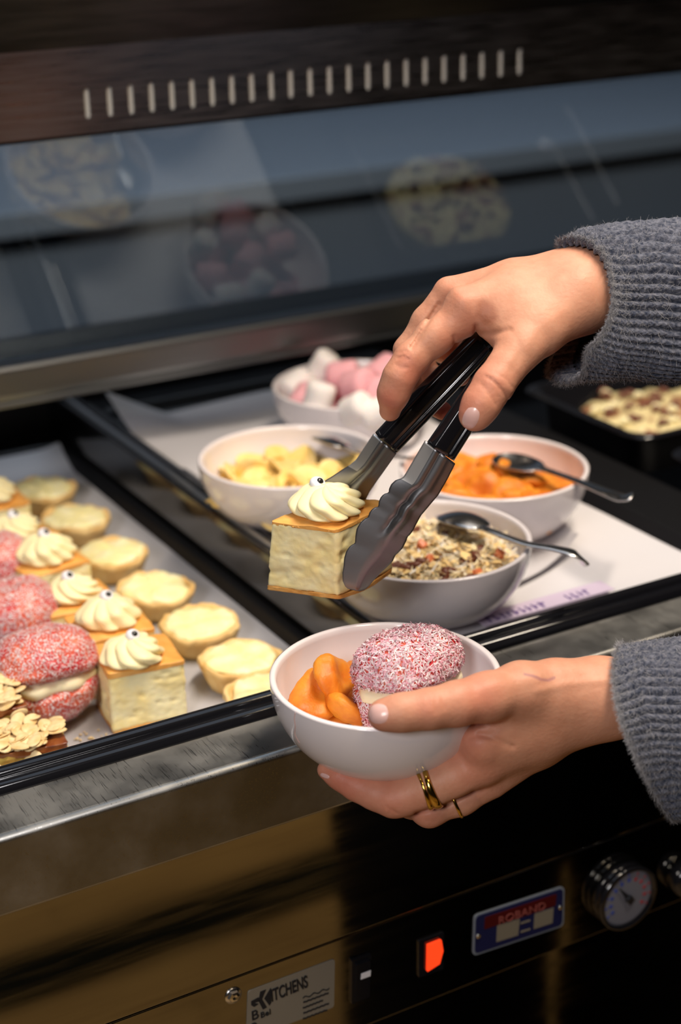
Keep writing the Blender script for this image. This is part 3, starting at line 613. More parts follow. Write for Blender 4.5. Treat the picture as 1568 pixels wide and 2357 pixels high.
# ---- tarts
TARTS = [((98,1122), 'cream tart at the far end of its row, beside the crumpled paper corner'), ((172,1188), 'second cream tart from the far end of its row'),
 ((258,1268), 'cream tart third from the far end, level with the far cheesecakes'), ((355,1350), 'cream tart in mid row, fourth from the far end'),
 ((460,1430), 'cream tart beside the nearest cheesecake, fifth from the far end'), ((553,1512), 'nearest whole cream tart with rippled filling, over the front rim'),
 ((618,1592), 'cream tart mostly hidden by the black rim and the held bowl')]
protos = [mk_tart(3), mk_tart(8)]
for i, ((px, py), lb) in enumerate(TARTS):
    t = protos[i] if i < 2 else copy_tree(protos[i % 2]); c = on(px, py, z=-.037)
    t.location = (c[0], c[1], -.0568); t.rotation_euler = (.03*math.sin(i*3), .04*math.cos(i*2), i*1.9); tag(t, lb, 'tart', 'cream tarts in a row on the left tray')
    ORG[t.name] = np.array(t.location)
t.location.z = -.0568
# ---- cheesecakes in the tray
CK = [((30,1205), 'cheesecake square at the far end, its cream rosette cut by the left edge', .3, 0), ((100,1258), 'cheesecake square with a smooth swirled rosette, third from the front... ', .1, 1),
      ((165,1345), 'cheesecake square in mid row with a ragged ruffled rosette', -.05, 2), ((245,1402), 'second cheesecake square from the front, its tall rosette tilting its candy eye', -.1, 3), ((316,1488), 'nearest cheesecake square in the tray, its cut front face showing', -.13, 4)]
CK[1] = (CK[1][0], 'cheesecake square with a smooth swirled rosette, fourth from the front', .1, 1)
for i, ((px, py), lb, rz, s) in enumerate(CK):
    c = on(px, py, z=-.004); t = mk_cheesecake(20+s, .0500, .0455, .0435, [2.6, 1.2, 3.2, 1.0, 1.9][i], R=[.0195, .0205, .0180, .0200, .0192][i], RH=[.016, .0185, .0155, .0185, .0165][i], lobes=[9, 9, 7, 8, 8][i], eye=[(0,0), (.001, .001), (-.003, .0), (0, 0), (.001, 0)][i], ro=(0, 0) if i != 4 else (-.001, .001))
    t.location = (c[0] + (.0035 if i == 4 else .001), c[1] - (0 if i < 4 else -.010), -.0566); t.rotation_euler = (0, 0, rz); tag(t, lb, 'cake', 'cheesecake squares in the left tray')
    if i == 4:
        for o in t.children:
            if o.name.startswith('rosette') or o.name.startswith('sugar_eye'): o.location = (-.005, -.0085, .0429)
cx_ = on(8, 1135, z=-.01); t = mk_cheesecake(31, .048, .046, .040, 1.5); t.location = (cx_[0] - .006, cx_[1] + .012, -.0566); tag(t, 'farthest cheesecake square, barely showing beside the farthest tart', 'cake', 'cheesecake squares in the left tray')
# ---- buns in the tray
BN = [((100,1532), 'largest pink coconut bun at the front left, cream showing between its halves', .036, (0, 0, .35), .10), ((40,1408), 'pink coconut bun behind the front one, only its dome showing', .032, (0, 0, 1.2), .02), ((-16,1290), 'farthest pink coconut bun at the left edge', .027, (0, 0, 2.2), .0)]
b0 = None
for i, ((px, py), lb, a_, ro, tl) in enumerate(BN):
    c = on(px, py, z=-.0176)
    if i < 2: t = b0 = mk_bun(50+i, a_, a_*.92, .027, .026, nfl=8500, fl=.0015, fw=.0006, cols=[(.88,.78,.78),(.84,.66,.68),(.80,.50,.52),(.90,.86,.86)], tilt=-.30 if i == 0 else -.12, gap=.009 if i == 0 else .006)
    else: t = copy_tree(b0); t.scale = (.95, .95, .95)
    t.location = (c[0], c[1], -.0566); t.rotation_euler = ro; tag(t, lb, 'bun', 'pink coconut buns in the left tray')
# ---- almond slices
def mk_slice(seed, L_, W_, H_, n):
    t = thing('almond_slice', None, 'cake'); V, Fc = rough_block(L_, W_, H_, 22, 22, 22, .0012, seed, r=.004); mesh('sponge', V, Fc, M['slice'], t, local=True)
    V, Fc = rough_block(L_*1.0, W_*1.0, .004, 20, 20, 20, .0012, seed+1); V[:, 2] += H_ - .002; mesh('glaze', V, Fc, M['caramel'], t, local=True)
    r = np.random.default_rng(seed); th = np.linspace(0, 2*np.pi, 16, endpoint=False); me0 = []
    for k in range(4):
        a_, b_ = .0066*r.uniform(.9, 1.1), .0043*r.uniform(.9, 1.15); x = a_*np.cos(th)*(1 + .18*np.cos(th)); y = b_*np.sin(th); cz = .0008*np.cos(th*1)*r.uniform(-1, 1)
        R = [np.stack([x*.93, y*.93, cz*.5 - .0004], -1), np.stack([x, y, cz*.5], -1), np.stack([x*.9, y*.9, cz*.5 + .0005], -1), np.stack([x*.3, y*.3, cz*0 + .0004], -1)]
        me0.append(loft(R))
    datas = []
    for k in range(n):
        if k < 4: o = mesh('almond_flake', *me0[k], M['almond'], t, local=True); datas.append(o.data)
        else: o = bpy.data.objects.new('almond_flake', datas[k % 4]); COL.objects.link(o); o.parent = t
        if k < n*.78: o.location = (r.uniform(-.48, .48)*L_, r.uniform(-.47, .47)*W_, H_ + .003 + .0035*r.random()); o.rotation_euler = (r.normal()*.22, r.normal()*.22, r.uniform(0, 6.3))
        else: o.location = (r.uniform(-.45, .45)*L_, -W_*.5 - .0008, H_*r.uniform(.25, .95)); o.rotation_euler = (1.35 + r.normal()*.2, r.normal()*.3, r.normal()*.5)
    return t
t = mk_slice(71, .062, .034, .030, 110); c = on(48, 1712, z=-.026); t.location = (c[0] - .004, c[1] + .006, -.0566); t.rotation_euler = (0, 0, -.18); tag(t, 'flaked almond slice lying lowest at the front left corner', 'cake', 'almond slices at the left')
t = mk_slice(72, .05, .034, .040, 70); c = on(-10, 1600, z=-.012); t.location = (c[0] - .008, c[1] + .008, -.0566); t.rotation_euler = (.1, 0, -.1); tag(t, 'taller almond slice behind, cut off by the left edge of the view', 'cake', 'almond slices at the left')
cr_ = on(208, 1688, z=-.055); v, f = ico(1)
for k in range(14):
    q = cr_ + [random.uniform(-.012, .02), random.uniform(-.006, .008), .0012]
    if k == 0: o = mesh('cake_crumb', v*[.0020, .0012, .0010], f, M['almond'], None); cm = o.data
    else: o = bpy.data.objects.new('cake_crumb', cm); COL.objects.link(o); o.scale = [random.uniform(.4, .9)]*3
    o.location = q; o.location.z = -.0560; o.rotation_euler.z = k; tag(o, 'tiny pale crumb on the paper beside the nearest cheesecake', 'crumb', 'crumbs by the nearest cheesecake')
# ---------------------------------------------------------------- bowls
def mk_bowl(label, c, D, H_, group=None, n=96):
    R = D/2; b = .43*R; prof = [(0, .0022), (b*.86, .0018), (b*.9, 0), (b, 0), (b*1.03, .0018)]
    for s in np.linspace(.08, 1, 16): prof.append((b*1.03 + (R - b*1.03)*math.sin(s*math.pi/2)**.92, .0018 + (H_-.0030)*(1-math.cos(s*math.pi/2))**.86))
    prof += [(R, H_-.0006), (R-.0010, H_), (R-.0026, H_), (R-.0036, H_-.0010)]
    for s in np.linspace(.96, .05, 14): prof.append(((b*.9) + (R-.0036-b*.9)*math.sin(s*math.pi/2)**.92, .0050 + (H_-.0065)*(1-math.cos(s*math.pi/2))**.86))
    prof.append((0, .0048))
    t = mesh('bowl', *lathe(prof, n), M['ceramic'], None); t.location = c; ORG[t.name] = np.array(c, float)
    return tag(t, label, 'bowl', group)
BZ = -.0105
def bowl_at(px, py, label, D=.140, H_=.052):
    c = on(px, py, z=BZ + H_); return mk_bowl(label, (c[0], c[1], BZ), D, H_, 'white snack bowls on the right tray'), np.array([c[0], c[1], BZ])
_, cB = bowl_at(668, 1047, 'white bowl of banana chips, leftmost on the right tray')
_, cA = bowl_at(1137, 1071, 'white bowl of dried apricots, rightmost on the tray')
_, cU = bowl_at(982, 1238, 'white bowl of coconut and raisin muesli, nearest on the tray')
_, cM = bowl_at(815, 882, 'white bowl of marshmallows, farthest back under the glass')
def pile(c, R, zf, n, rmin, seed, layers=1.0, peak=.006):      # points on and under a mound
    r = np.random.default_rng(seed); out = []; tries = 0
    while len(out) < n and tries < n*400:
        tries += 1; a = r.uniform(0, 2*np.pi); q = R*math.sqrt(r.random()); x, y = q*math.cos(a), q*math.sin(a)
        z = zf + peak*(1-(q/R)**2) - r.random()**2*.012*layers
        p = np.array([x, y, z])
        if all(np.linalg.norm((p-o)*[1, 1, 1.6]) > rmin for o in out): out.append(p)
    return np.array(out) + c
# banana chips
th = np.linspace(0, 2*np.pi, 24, endpoint=False); chd = []
for k, p in enumerate(pile(cB, .052, .030, 80, .0098, 5)):
    r = np.random.default_rng(200+k)
    if len(chd) < 5:
        R0 = .0132*r.uniform(.85, 1.15); w_ = 1 + .05*np.sin(3*th + k); sad = lambda q: .0016*q*q*np.cos(2*th + k)
        rg = [np.stack([R0*q*w_*np.cos(th), R0*q*w_*np.sin(th), z + sad(q)], -1) for q, z in ((.3, -.0010), (.9, -.0011), (1, -.0004), (1, .0006), (.93, .0012), (.6, .0008), (.5, .0012), (.15, .0009))]
        o = mesh('banana_chip', *loft(rg), M['banana'], None); chd.append(o.data)
    else: o = bpy.data.objects.new('banana_chip', chd[k % 5]); COL.objects.link(o)
    o.location = p; o.rotation_euler = (r.normal()*.45, r.normal()*.45, r.uniform(0, 6)); tag(o, 'yellow dried banana chip heaped in the leftmost bowl', 'banana chip', 'banana chips in the leftmost bowl')
# apricots
def mk_apricot(seed, R0):
    v, f = ico(4); r = np.random.default_rng(seed); V = v*[1, .82, .40]; d = np.linalg.norm(V[:, :2] - [.1, .05], axis=1)
    V[:, 2] -= .20*np.exp(-(d/.45)**2)*(V[:, 2] > 0); V[:, 2] += .10*np.sin(3*V[:, 0] + seed) ; V += v*(.07*noise3(V, 2.4, seed, 2) - .018*np.abs(noise3(V, 6.5, seed+3, 2)))[:, None]
    V[:, 1] += .12*V[:, 0]**2; return V*R0, f
apd = []
for k, p in enumerate(pile(cA, .050, .034, 42, .0135, 9, peak=.004)):
    r = np.random.default_rng(300+k)
    if len(apd) < 5: o = mesh('dried_apricot', *mk_apricot(k, .0182), M['apricot'], None); apd.append(o.data)
    else: o = bpy.data.objects.new('dried_apricot', apd[k % 5]); COL.objects.link(o)
    o.location = p; o.rotation_euler = (r.normal()*.3, r.normal()*.3, r.uniform(0, 6)); tag(o, 'orange dried apricot piled in the rightmost bowl', 'dried apricot', 'dried apricots in the rightmost bowl')
# marshmallows
def mk_mallow(R0, H0, m_, name='marshmallow'):
    pr = [(R0*.25, 0), (R0*.75, .0004), (R0*.96, H0*.10), (R0, H0*.28), (R0*.98, H0*.5), (R0, H0*.72), (R0*.96, H0*.90), (R0*.75, H0*.996), (R0*.25, H0)]
    V, Fc = lathe(pr, 32, (0, 0, -H0/2)); V += .0006*noise3(V, 90, 3, 2)[:, None]; return mesh(name, V, Fc, m_, None)
W1 = mk_mallow(.0125, .026, M['mwhite']); P1 = mk_mallow(.0140, .027, M['mpink'])
ML = [((745,845),.050,0,(.3,.5,0),'white marshmallow standing highest at the back of the heap'), ((683,888),.038,0,(.2,1.2,.5),'white marshmallow against the left rim of its bowl'),
 ((735,915),.044,0,(.1,.3,.4),'round white marshmallow at the front left of the heap'), ((790,868),.048,1,(1.4,.2,.9),'pink marshmallow at the back left of the pink ones'),
 ((826,888),.050,1,(1.2,.4,.2),'large pink marshmallow in the middle of the heap'), ((885,858),.048,1,(.9,.9,1.2),'pink marshmallow at the far right behind the fingers'),
 ((820,942),.040,0,(1.0,.2,.3),'white marshmallow at the front centre of the heap'), ((872,905),.046,1,(1.3,.1,-.4),'pink marshmallow beside the index finger'),
 ((775,905),.030,1,(.5,1.2,.1),'pink marshmallow deep between white ones'), ((870,950),.038,0,(1.2,.8,.8),'white marshmallow at the right front under the fingers'), ((705,925),.032,1,(1.1,.6,2),'pink marshmallow low under the white ones'), ((920,900),.040,0,(1,.6,1),'white marshmallow behind the tongs')]
used = [False, False]
for (px, py), z, k, ro, lb in ML:
    src = (W1, P1)[k]; o = src if not used[k] else src.copy()
    if used[k]: COL.objects.link(o)
    used[k] = True; c = on(px, py, z=z); o.location = c; o.rotation_euler = ro; tag(o, lb, 'marshmallow', 'marshmallows in the back bowl')
for k, p in enumerate(pile(cM, .045, .024, 12, .022, 4)):
    o = (W1, P1)[k % 2].copy(); COL.objects.link(o); o.location = p; o.rotation_euler = (k, k*2, 0); tag(o, 'marshmallow buried in the lower layer of the heap', 'marshmallow', 'marshmallows in the back bowl')
# muesli: mound of coconut, raisins, papaya
gr = np.linspace(0, 1, 14); th = np.linspace(0, 2*np.pi, 48, endpoint=False)
def moundz(x, y, R=.060): q = np.clip(np.hypot(x, y)/R, 0, 1); return .036 + .010*(1-q**2)*1.0 + .003*np.sin(x*120+1)*np.cos(y*100)
rg = [np.stack([.060*q*np.cos(th), .060*q*np.sin(th), moundz(.060*q*np.cos(th), .060*q*np.sin(th)) - .003], -1) for q in np.maximum(gr[::-1], .01)]
mu = mesh('muesli_mix', *loft(rg), M['filling'], None); mu.location = cU; tag(mu, 'heap of shredded coconut and flakes filling the nearest white bowl', 'muesli', kind='stuff')
def mfn(n, r):
    q = .060*np.sqrt(r.random(n)); a = r.uniform(0, 6.283, n); x, y = q*np.cos(a), q*np.sin(a); return np.stack([x, y, moundz(x, y) - .002 + .004*r.random(n)], -1), np.tile([0, 0, 1.], (n, 1))
flakes('coconut_shreds', mfn, 2200, .011, .0013, mu, 5, M['shred'], [(.95,.76,.42), (.95,.83,.60), (.93,.88,.80), (.86,.58,.24), (.95,.80,.50)], lift=.001, stand=.5)
flakes('rolled_flakes', mfn, 260, .008, .0055, mu, 6, M['shred'], [(.92,.66,.28), (.94,.76,.42)], lift=.0015, stand=.3)
v, f = ico(3); rv = v*[.0055, .0038, .0030]; rv = rv + v*(.0006*noise3(rv, 500, 2))[:, None]; RS = mesh('raisin', rv, f, M['raisin'], None); pv_, pf_ = rough_block(.007, .006, .005, 4, 4, 4, .0006, 3); PA = mesh('papaya_piece', pv_, pf_, M['papaya'], None)
r = np.random.default_rng(12); first = [True, True]
spots = [(-.012, -.040), (-.006, -.036), (-.018, -.046), (.020, -.030), (.026, -.024), (.008, -.046), (-.028, -.020), (-.034, -.014), (.034, -.034), (.0, -.050)] + [tuple(q) for q in r.uniform(-.038, .038, (16, 2))]
for k, (x, y) in enumerate(spots):
    j = 1 if k in (5, 8, 12, 17, 21) else 0; src = (RS, PA)[j]; o = src if first[j] else src.copy()
    if not first[j]: COL.objects.link(o)
    first[j] = False; o.location = cU + [x, y, moundz(x, y) + .0015]; o.rotation_euler = (r.normal()*.5, r.normal()*.5, r.uniform(0, 6))
    tag(o, ('dark brown raisin scattered in the muesli' if not j else 'small orange papaya cube in the muesli'), ('raisin', 'fruit piece')[j], ('raisins in the muesli bowl', 'papaya cubes in the muesli bowl')[j])
# ---------------------------------------------------------------- spoons
def mk_spoon(label, pb, dirb, up, hpts, Lb=.034, Wb=.021, flip=1, hw=.0048):
    """pb bowl centre, dirb direction bowl tip -> handle"""
    t = thing('serving_spoon', label, 'spoon', pb); d = np.array(dirb, float); d /= np.linalg.norm(d); u = np.array(up, float); u -= u.dot(d)*d; u /= np.linalg.norm(u); s = np.cross(d, u)
    G = []
    for a in np.linspace(-1, 1, 22):
        w_ = Wb*.56*math.sqrt(max(1-abs(a)**2.2, .004))*(1 - .12*a); row = []
        for b in np.linspace(-1, 1, 13): row.append(np.array(pb) + d*a*Lb/2*1.0 + s*b*w_ - flip*u*.0055*(1-a*a)*(1-.9*b*b))
        G.append(row)
    G = np.array(G); o = mesh('spoon_bowl', *loft(G, False), M['spoon'], t); sm = o.modifiers.new('s', 'SOLIDIFY'); sm.thickness = .0011
    p = catmull([np.array(pb) + d*Lb*.46] + list(hpts), 50); k = np.linspace(0, 1, 50); wd = np.interp(k, [0, .12, .3, .75, .93, 1], [hw*1.3, hw*.8, hw*.75, hw*1.35, hw*1.5, hw*.6]); T = np.gradient(p, axis=0); T /= np.linalg.norm(T, axis=1)[:, None]
    S = np.cross(T, u); S /= np.linalg.norm(S, axis=1)[:, None]; U = np.cross(S, T); an = np.linspace(0, 2*np.pi, 14, endpoint=False)
    R = p[:, None] + wd[:, None, None]*np.cos(an)[None, :, None]*S[:, None] + .0015*np.sin(an)[None, :, None]*U[:, None]; mesh('handle', *loft(R), M['spoon'], t); return t
b_ = on(1195, 1062, z=.040); h_ = [on(1275, 1088, z=.041), on(1345, 1113, z=.0445), on(1400, 1135, z=.047), on(1432, 1146, z=.047), on(1460, 1140, z=.050)]
mk_spoon('steel spoon resting in the apricot bowl, handle over its right rim', b_, h_[0]-b_, (0, -.1, 1), h_, Lb=.046, Wb=.026)
b_ = on(1068, 1198, z=.046); h_ = [on(1130, 1222, z=.048), on(1205, 1250, z=.046), on(1275, 1262, z=.046), on(1325, 1276, z=.044), on(1347, 1300, z=.036)]
mk_spoon('steel spoon resting in the muesli bowl, handle curving down at its end', b_, h_[0]-b_, (.1, -.2, 1), h_, Lb=.044, Wb=.028, flip=-1)
b_ = on(772, 1022, z=.036); h_ = [on(830, 1045, z=.042), on(905, 1052, z=.046), on(975, 1058, z=.048), on(1020, 1066, z=.048), on(1045, 1080, z=.044)]
mk_spoon('steel spoon in the banana chip bowl, handle passing behind the tongs', b_, h_[0]-b_, (.3, -.5, 1), h_, Lb=.046, Wb=.032, flip=-1)
# ---------------------------------------------------------------- far pans and pie
for (y0, y1), lb in (((1.003, 1.178), 'deep black pan at the right holding a chocolate cream pie'), ((.805, .975), 'second black pan at the right edge, nearer the front')):
    pn = thing('deep_pan', lb, 'pan', (.98, (y0+y1)/2, -.04), 'black pans at the right'); rim_tray(pn, .846, 1.14, y0, y1, -.034, .006, .010, M['black'], rc=.020)
pie = thing('cream_pie', 'pale cream pie with chocolate swirls inside the black pan', 'pie', on(1500, 955, z=-.02)); pc_ = on(1500, 955, z=-.018)
th = np.linspace(0, 2*np.pi, 96, endpoint=False); rg = []
for q, z in ((.95, -.014), (1, -.008), (1.0, .000), (.94, .004), (.75, .006), (.5, .007), (.25, .007), (.02, .007)):
    X = .062*q*np.cos(th)*1.15; Y = .062*q*np.sin(th); rg.append(np.stack([pc_[0] + X, pc_[1] + Y, pc_[2] + z + .003*noise3(np.stack([X, Y, 0*X], -1), 90, 4, 2)*(z > -.005)], -1))
mesh('pie_filling', *loft(rg), M['cream_pie'], pie)
v, f = ico(2)
for k in range(34):
    a = random.uniform(0, 6.28); q = .058*math.sqrt(random.random()); c = pc_ + [q*math.cos(a)*1.1, q*math.sin(a), .008]
    mesh('chocolate_curl', *tube([c, c + [.004, .003, .003], c + [.008, -.002, .001]], .0022, 6, 8), M['raisin'] if k % 3 else M['cream'], pie)
# ---------------------------------------------------------------- held bowl and what is in it
hc = P(887, 1547, .900); HBZ = hc[2] - .0500
hb = mk_bowl('white bowl held in the lower hand, with a pink bun and dried apricots', (hc[0], hc[1], HBZ), .1262, .0500, n=160)
bt = BVHTree.FromPolygons([v.co + Vector((hc[0], hc[1], HBZ)) for v in hb.data.vertices], [tuple(p.vertices) for p in hb.data.polygons]); crk = []
for q in ((680, 1640), (678, 1655), (680, 1672), (679, 1688), (684, 1700), (690, 1710)):
    h = bt.ray_cast(Vector(CAM), (Vector(P(*q, 1.0)) - Vector(CAM)).normalized())
    if h[0] is not None: crk.append(np.array(h[0]))
if len(crk) > 3: tag(mesh('glaze_crack', *tube(crk, .00028, 6, 24), M['nail'], hb), 'thin pale crack in the glaze')
bz = HBZ + .009
bc = on(940, 1560, z=HBZ + .042)
bun = mk_bun(90, .0315, .0270, .0240, .0255, nfl=9500, fl=.0032, fw=.00075, cols=[(.88,.76,.78), (.84,.58,.64), (.84,.42,.50), (.90,.82,.83), (.86,.66,.70), (.80,.34,.42)], tilt=-.22, gap=.0095)
bun.location = (bc[0], bc[1], bz); bun.rotation_euler = (0, 0, .35); tag(bun, 'pink coconut bun resting in the held white bowl behind the thumb', 'bun')
for k, (px, py, z, ro, s, lb) in enumerate(((772, 1565, HBZ+.036, (.9, .5, .3), 1.25, 'large dried apricot leaning highest against the bun in the held bowl'), (728, 1606, HBZ+.030, (.3, -.5, .6), 1.2, 'dried apricot stretching left in the held bowl'),
      (800, 1622, HBZ+.026, (.8, .2, 1.2), 1.15, 'dried apricot pressed under the bun in the held bowl'), (748, 1642, HBZ+.019, (.5, .2, -.4), 1.0, 'smallest lowest dried apricot in the held bowl'), (835, 1560, HBZ+.026, (.5, .2, -.4), 1.0, 'dried apricot mostly hidden behind the bun in the held bowl'))):
    o = mesh('dried_apricot', *mk_apricot(60+k, .0150*s), M['apricot'], None); o.location = on(px, py, z=z); o.rotation_euler = ro; tag(o, lb, 'dried apricot')
# ---------------------------------------------------------------- cheesecake held in the tongs
A = P(775, 1213, .93); Bt = A[2] - .0450; Rv = np.array([.0466, .0164]); Lv = np.array([-.0284, .0344])
ck = mk_cheesecake(77, .050, .050, .0450, 1.7, R=.0200, RH=.0165, lobes=9)
lx, ly = .050, .050
for o in ck.children:
    if o.name.startswith(('sponge', 'top_crust', 'base_crust')):
        n = len(o.data.vertices); co = np.empty(n*3); o.data.vertices.foreach_get('co', co); co = co.reshape(-1, 3)
        u = co[:, 0]/lx + .5; v = co[:, 1]/ly + .5; top = co[:, 2:3]/.045
        xy = u[:, None]*Rv + v[:, None]*Lv*(1 - .10*top); co[:, :2] = xy
        co[:, 2] += -.0025*np.sin(u*3.1)*(o.name.startswith('base') or 0) ; o.data.vertices.foreach_set('co', co.ravel()); o.data.update()
    else: o.location = (Rv[0]*.46 + Lv[0]*.50, Rv[1]*.46 + Lv[1]*.50, .0440)
for o in ck.children:
    if o.name.startswith('sugar_eye'): o.location = (Rv[0]*.46 + Lv[0]*.50 - .002, Rv[1]*.46 + Lv[1]*.50 + .006, .0430)
ck.location = (A[0], A[1], Bt); tag(ck, 'cheesecake square with cream rosette gripped in the steel tongs', 'cake'); ORG[ck.name] = np.array([A[0], A[1], Bt])
vv, ff = rough_block(.0012, .0045, .007, 5, 5, 5, .0006, 4); o = mesh('red_fleck', local_rot(vv, 0, 0, 1.9) , ff, M['papaya'], ck, local=True); o.location = (Rv[0]*.52 + .0006, Rv[1]*.52 - .0004, .026); o.rotation_euler = (0, 0, .1)
# ---------------------------------------------------------------- tongs
tg = thing('serving_tongs', 'steel tongs with black grips and scalloped heads gripping the cheesecake', 'tongs', P(1040, 1000, .91))
def screen_axes(p):                                 # unit vectors to the viewer's right/up and towards the viewer, as built directions of the tongs
    return RW[:, 0], RW[:, 1], RW[:, 2]
def arm_seg(name, pts, hw, th, m_, sec=None, capr=True):
    c = catmull([P(*q[:3]) for q in pts], 26); h = np.interp(np.linspace(0, 1, 26), np.linspace(0, 1, len(hw)), hw)
    T = np.gradient(c, axis=0); T /= np.linalg.norm(T, axis=1)[:, None]; Nn = RW[:, 2]; Wv = np.cross(T, Nn); Wv /= np.linalg.norm(Wv, axis=1)[:, None]; Nv = np.cross(Wv, T)
    if Wv[0] @ RW[:, 0] < 0: Wv = -Wv
    sec = sec or [(-1, -.3), (-1.0, -.05), (-.97, .12), (-.90, .28), (-.62, .74), (-.54, .82), (-.44, .86), (-.34, .84), (-.15, .74), (.1, .62), (.34, .50), (.42, .40), (.50, .37), (.58, .42), (.66, .44), (.80, .34), (.93, .16), (.99, 0), (.98, -.25), (.9, -.5), (.6, -.62), (-.6, -.62), (-.92, -.5)]
    sc = np.array(sec); R = [c[i] + sc[:, :1]*h[i]*Wv[i] + sc[:, 1:]*th*Nv[i] for i in range(26)]
    return mesh(name, *loft(R), m_, tg, smooth=True)
S_ = .91/F_PX
arm_seg('grip', [(1014,1040,.908), (1060,970,.905), (1102,905,.903), (1142,846,.905), (1170,806,.912)], [38*S_, 36*S_, 34*S_, 30*S_, 26*S_], .0068, M['black'])
arm_seg('grip', [(889,1019,.945), (958,946,.940), (1027,874,.936), (1096,802,.934), (1135,762,.936)], [36*S_, 37*S_, 36*S_, 34*S_, 28*S_], .0068, M['black'])
hin = mesh('hinge', *tube([P(1150, 800, .925), P(1172, 770, .930)], .009, 16), M['black'], tg)
def head(name, left, right, d0, d1, ridge_end, flip=1):
    n = 72
    def res(pl):
        p = np.array(pl, float); s = np.r_[0, np.cumsum(np.linalg.norm(np.diff(p, axis=0), axis=1))]; t = np.linspace(0, s[-1], n); return np.stack([np.interp(t, s, p[:, 0]), np.interp(t, s, p[:, 1])], -1)
    Lp, Rp = res(left), res(right); t = np.linspace(0, 1, n); us = np.linspace(0, 1, 25); G = []
    for i in range(n):
        row = []; d = d0 + (d1-d0)*t[i]; wpx = np.linalg.norm(Rp[i]-Lp[i]); wid = wpx*d/F_PX
        fl = np.clip((t[i]-.22)/.18, 0, 1); rg = np.clip((ridge_end - t[i])/.14, 0, 1)
        for u in us:
            q = Lp[i]*(1-u) + Rp[i]*u
            narrow = .0052*float(np.interp(u, [0, .34, .40, .50, .60, 1], [.15, .80, .92, .55, .70, -.3])) + .0012*np.exp(-((u-.70)/.07)**2)      # channel near the grip
            wide = .0026*float(np.interp(u, [0, .5, .66, 1], [.25, 1, .9, -1.3]))
            off = narrow*(1-fl) + wide*fl + rg*fl*(.0034*np.exp(-((u-.66)/.07)**2) - .0016*np.exp(-((u-.50)/.06)**2))
            row.append(P(q[0], q[1], d - flip*off))
        G.append(row)
    o = mesh(name, *loft(np.array(G), False), M['tong'], tg); sm = o.modifiers.new('s', 'SOLIDIFY'); sm.thickness = .0009; sm.offset = -1 if flip > 0 else 1; o.data.materials.append(M['tong_lit'])
    for i in range(17):
        for j in range(8): o.data.polygons[i*24 + j].material_index = 1
    return o
head('scalloped_head', [(980,1014),(955,1056),(934,1092),(927,1101),(912,1105),(902,1114),(897,1124),(896,1134),(888,1135),(879,1141),(873,1153),(872,1166),(861,1168),(852,1177),(848,1190),(841,1193),(830,1202),(822,1216),(819,1232),(818,1250),(806,1256),(798,1268),(793,1284),(792,1302),(789,1318),(790,1336),(797,1350),(808,1354),(818,1356)],
     [(1047,1066),(1030,1100),(1008,1138),(985,1165),(968,1185),(960,1200),(956,1207),(952,1216),(944,1228),(937,1234),(935,1242),(926,1260),(914,1272),(909,1276),(903,1290),(893,1300),(880,1312),(862,1330),(848,1346),(838,1355),(826,1358)], .9095, .9440, .62)
head('scalloped_head', [(862,998),(842,1028),(822,1058),(808,1070),(790,1080),(768,1094),(745,1108),(722,1130),(705,1160),(690,1200),(690,1250),(700,1290),(715,1310),(728,1318)],
     [(912,1042),(895,1066),(872,1098),(850,1130),(836,1160),(820,1200),(800,1240),(780,1275),(760,1300),(742,1318)], .9465, .9930, .55)
# ---------------------------------------------------------------- person
def px_field(lo, hi, h, prims, creases=(), post=None):
    """camera-space grid (x right, y up, d away) -> distance; prims: list of groups (k_in, k_out, [(px,py,d,rpx)...])"""
    xs = [np.arange(lo[i], hi[i], h) for i in range(3)]; g = np.stack(np.meshgrid(*xs, indexing='ij'), -1).astype(np.float32); D = None
    for kin, kout, pts in prims:
        q = [((p[0]-CX)/F_PX*p[2], -(p[1]-CY)/F_PX*p[2], p[2], p[3]/F_PX*p[2]) for p in pts]
        e = chain(g, q, kin); D = e if D is None else smin(D, e, kout)
    if creases:
        near = np.abs(D) < .004; G = g[near]; px = CX + F_PX*G[:, 0]/G[:, 2]; py = CY - F_PX*G[:, 1]/G[:, 2]; add = np.zeros(len(G), np.float32)
        for pl, wd, dp, dm in creases:              # grooves / swellings on the side up to distance dm
            pl = np.array(pl, float); best = np.full(len(G), 1e9)
            for a, b in zip(pl[:-1], pl[1:]):
                ab = b - a; t = np.clip(((px-a[0])*ab[0] + (py-a[1])*ab[1])/max(ab @ ab, 1e-9), 0, 1); best = np.minimum(best, np.hypot(px-a[0]-t*ab[0], py-a[1]-t*ab[1]))
            add += dp*np.exp(-(best/wd)**2)*(G[:, 2] < dm)
        D[near] += add
    V, Q = surface_nets(D, np.array(lo), h)
    for _ in range(1):                              # light smoothing
        ia = np.concatenate([Q[:, [0, 1, 2, 3]].ravel(), Q[:, [1, 2, 3, 0]].ravel()]); ib = np.concatenate([Q[:, [1, 2, 3, 0]].ravel(), Q[:, [0, 1, 2, 3]].ravel()])
        cn = np.bincount(ia, minlength=len(V)); acc = np.stack([np.bincount(ia, V[ib, j], len(V)) for j in range(3)], 1)
        V = .5*V + .5*acc/cn[:, None]
    px = CX + F_PX*V[:, 0]/V[:, 2]; py = CY - F_PX*V[:, 1]/V[:, 2]; W = CAM + np.stack([V[:, 0], V[:, 1], -V[:, 2]], -1) @ RW.T
    return W, Q[:, ::-1], px, py, V[:, 2]
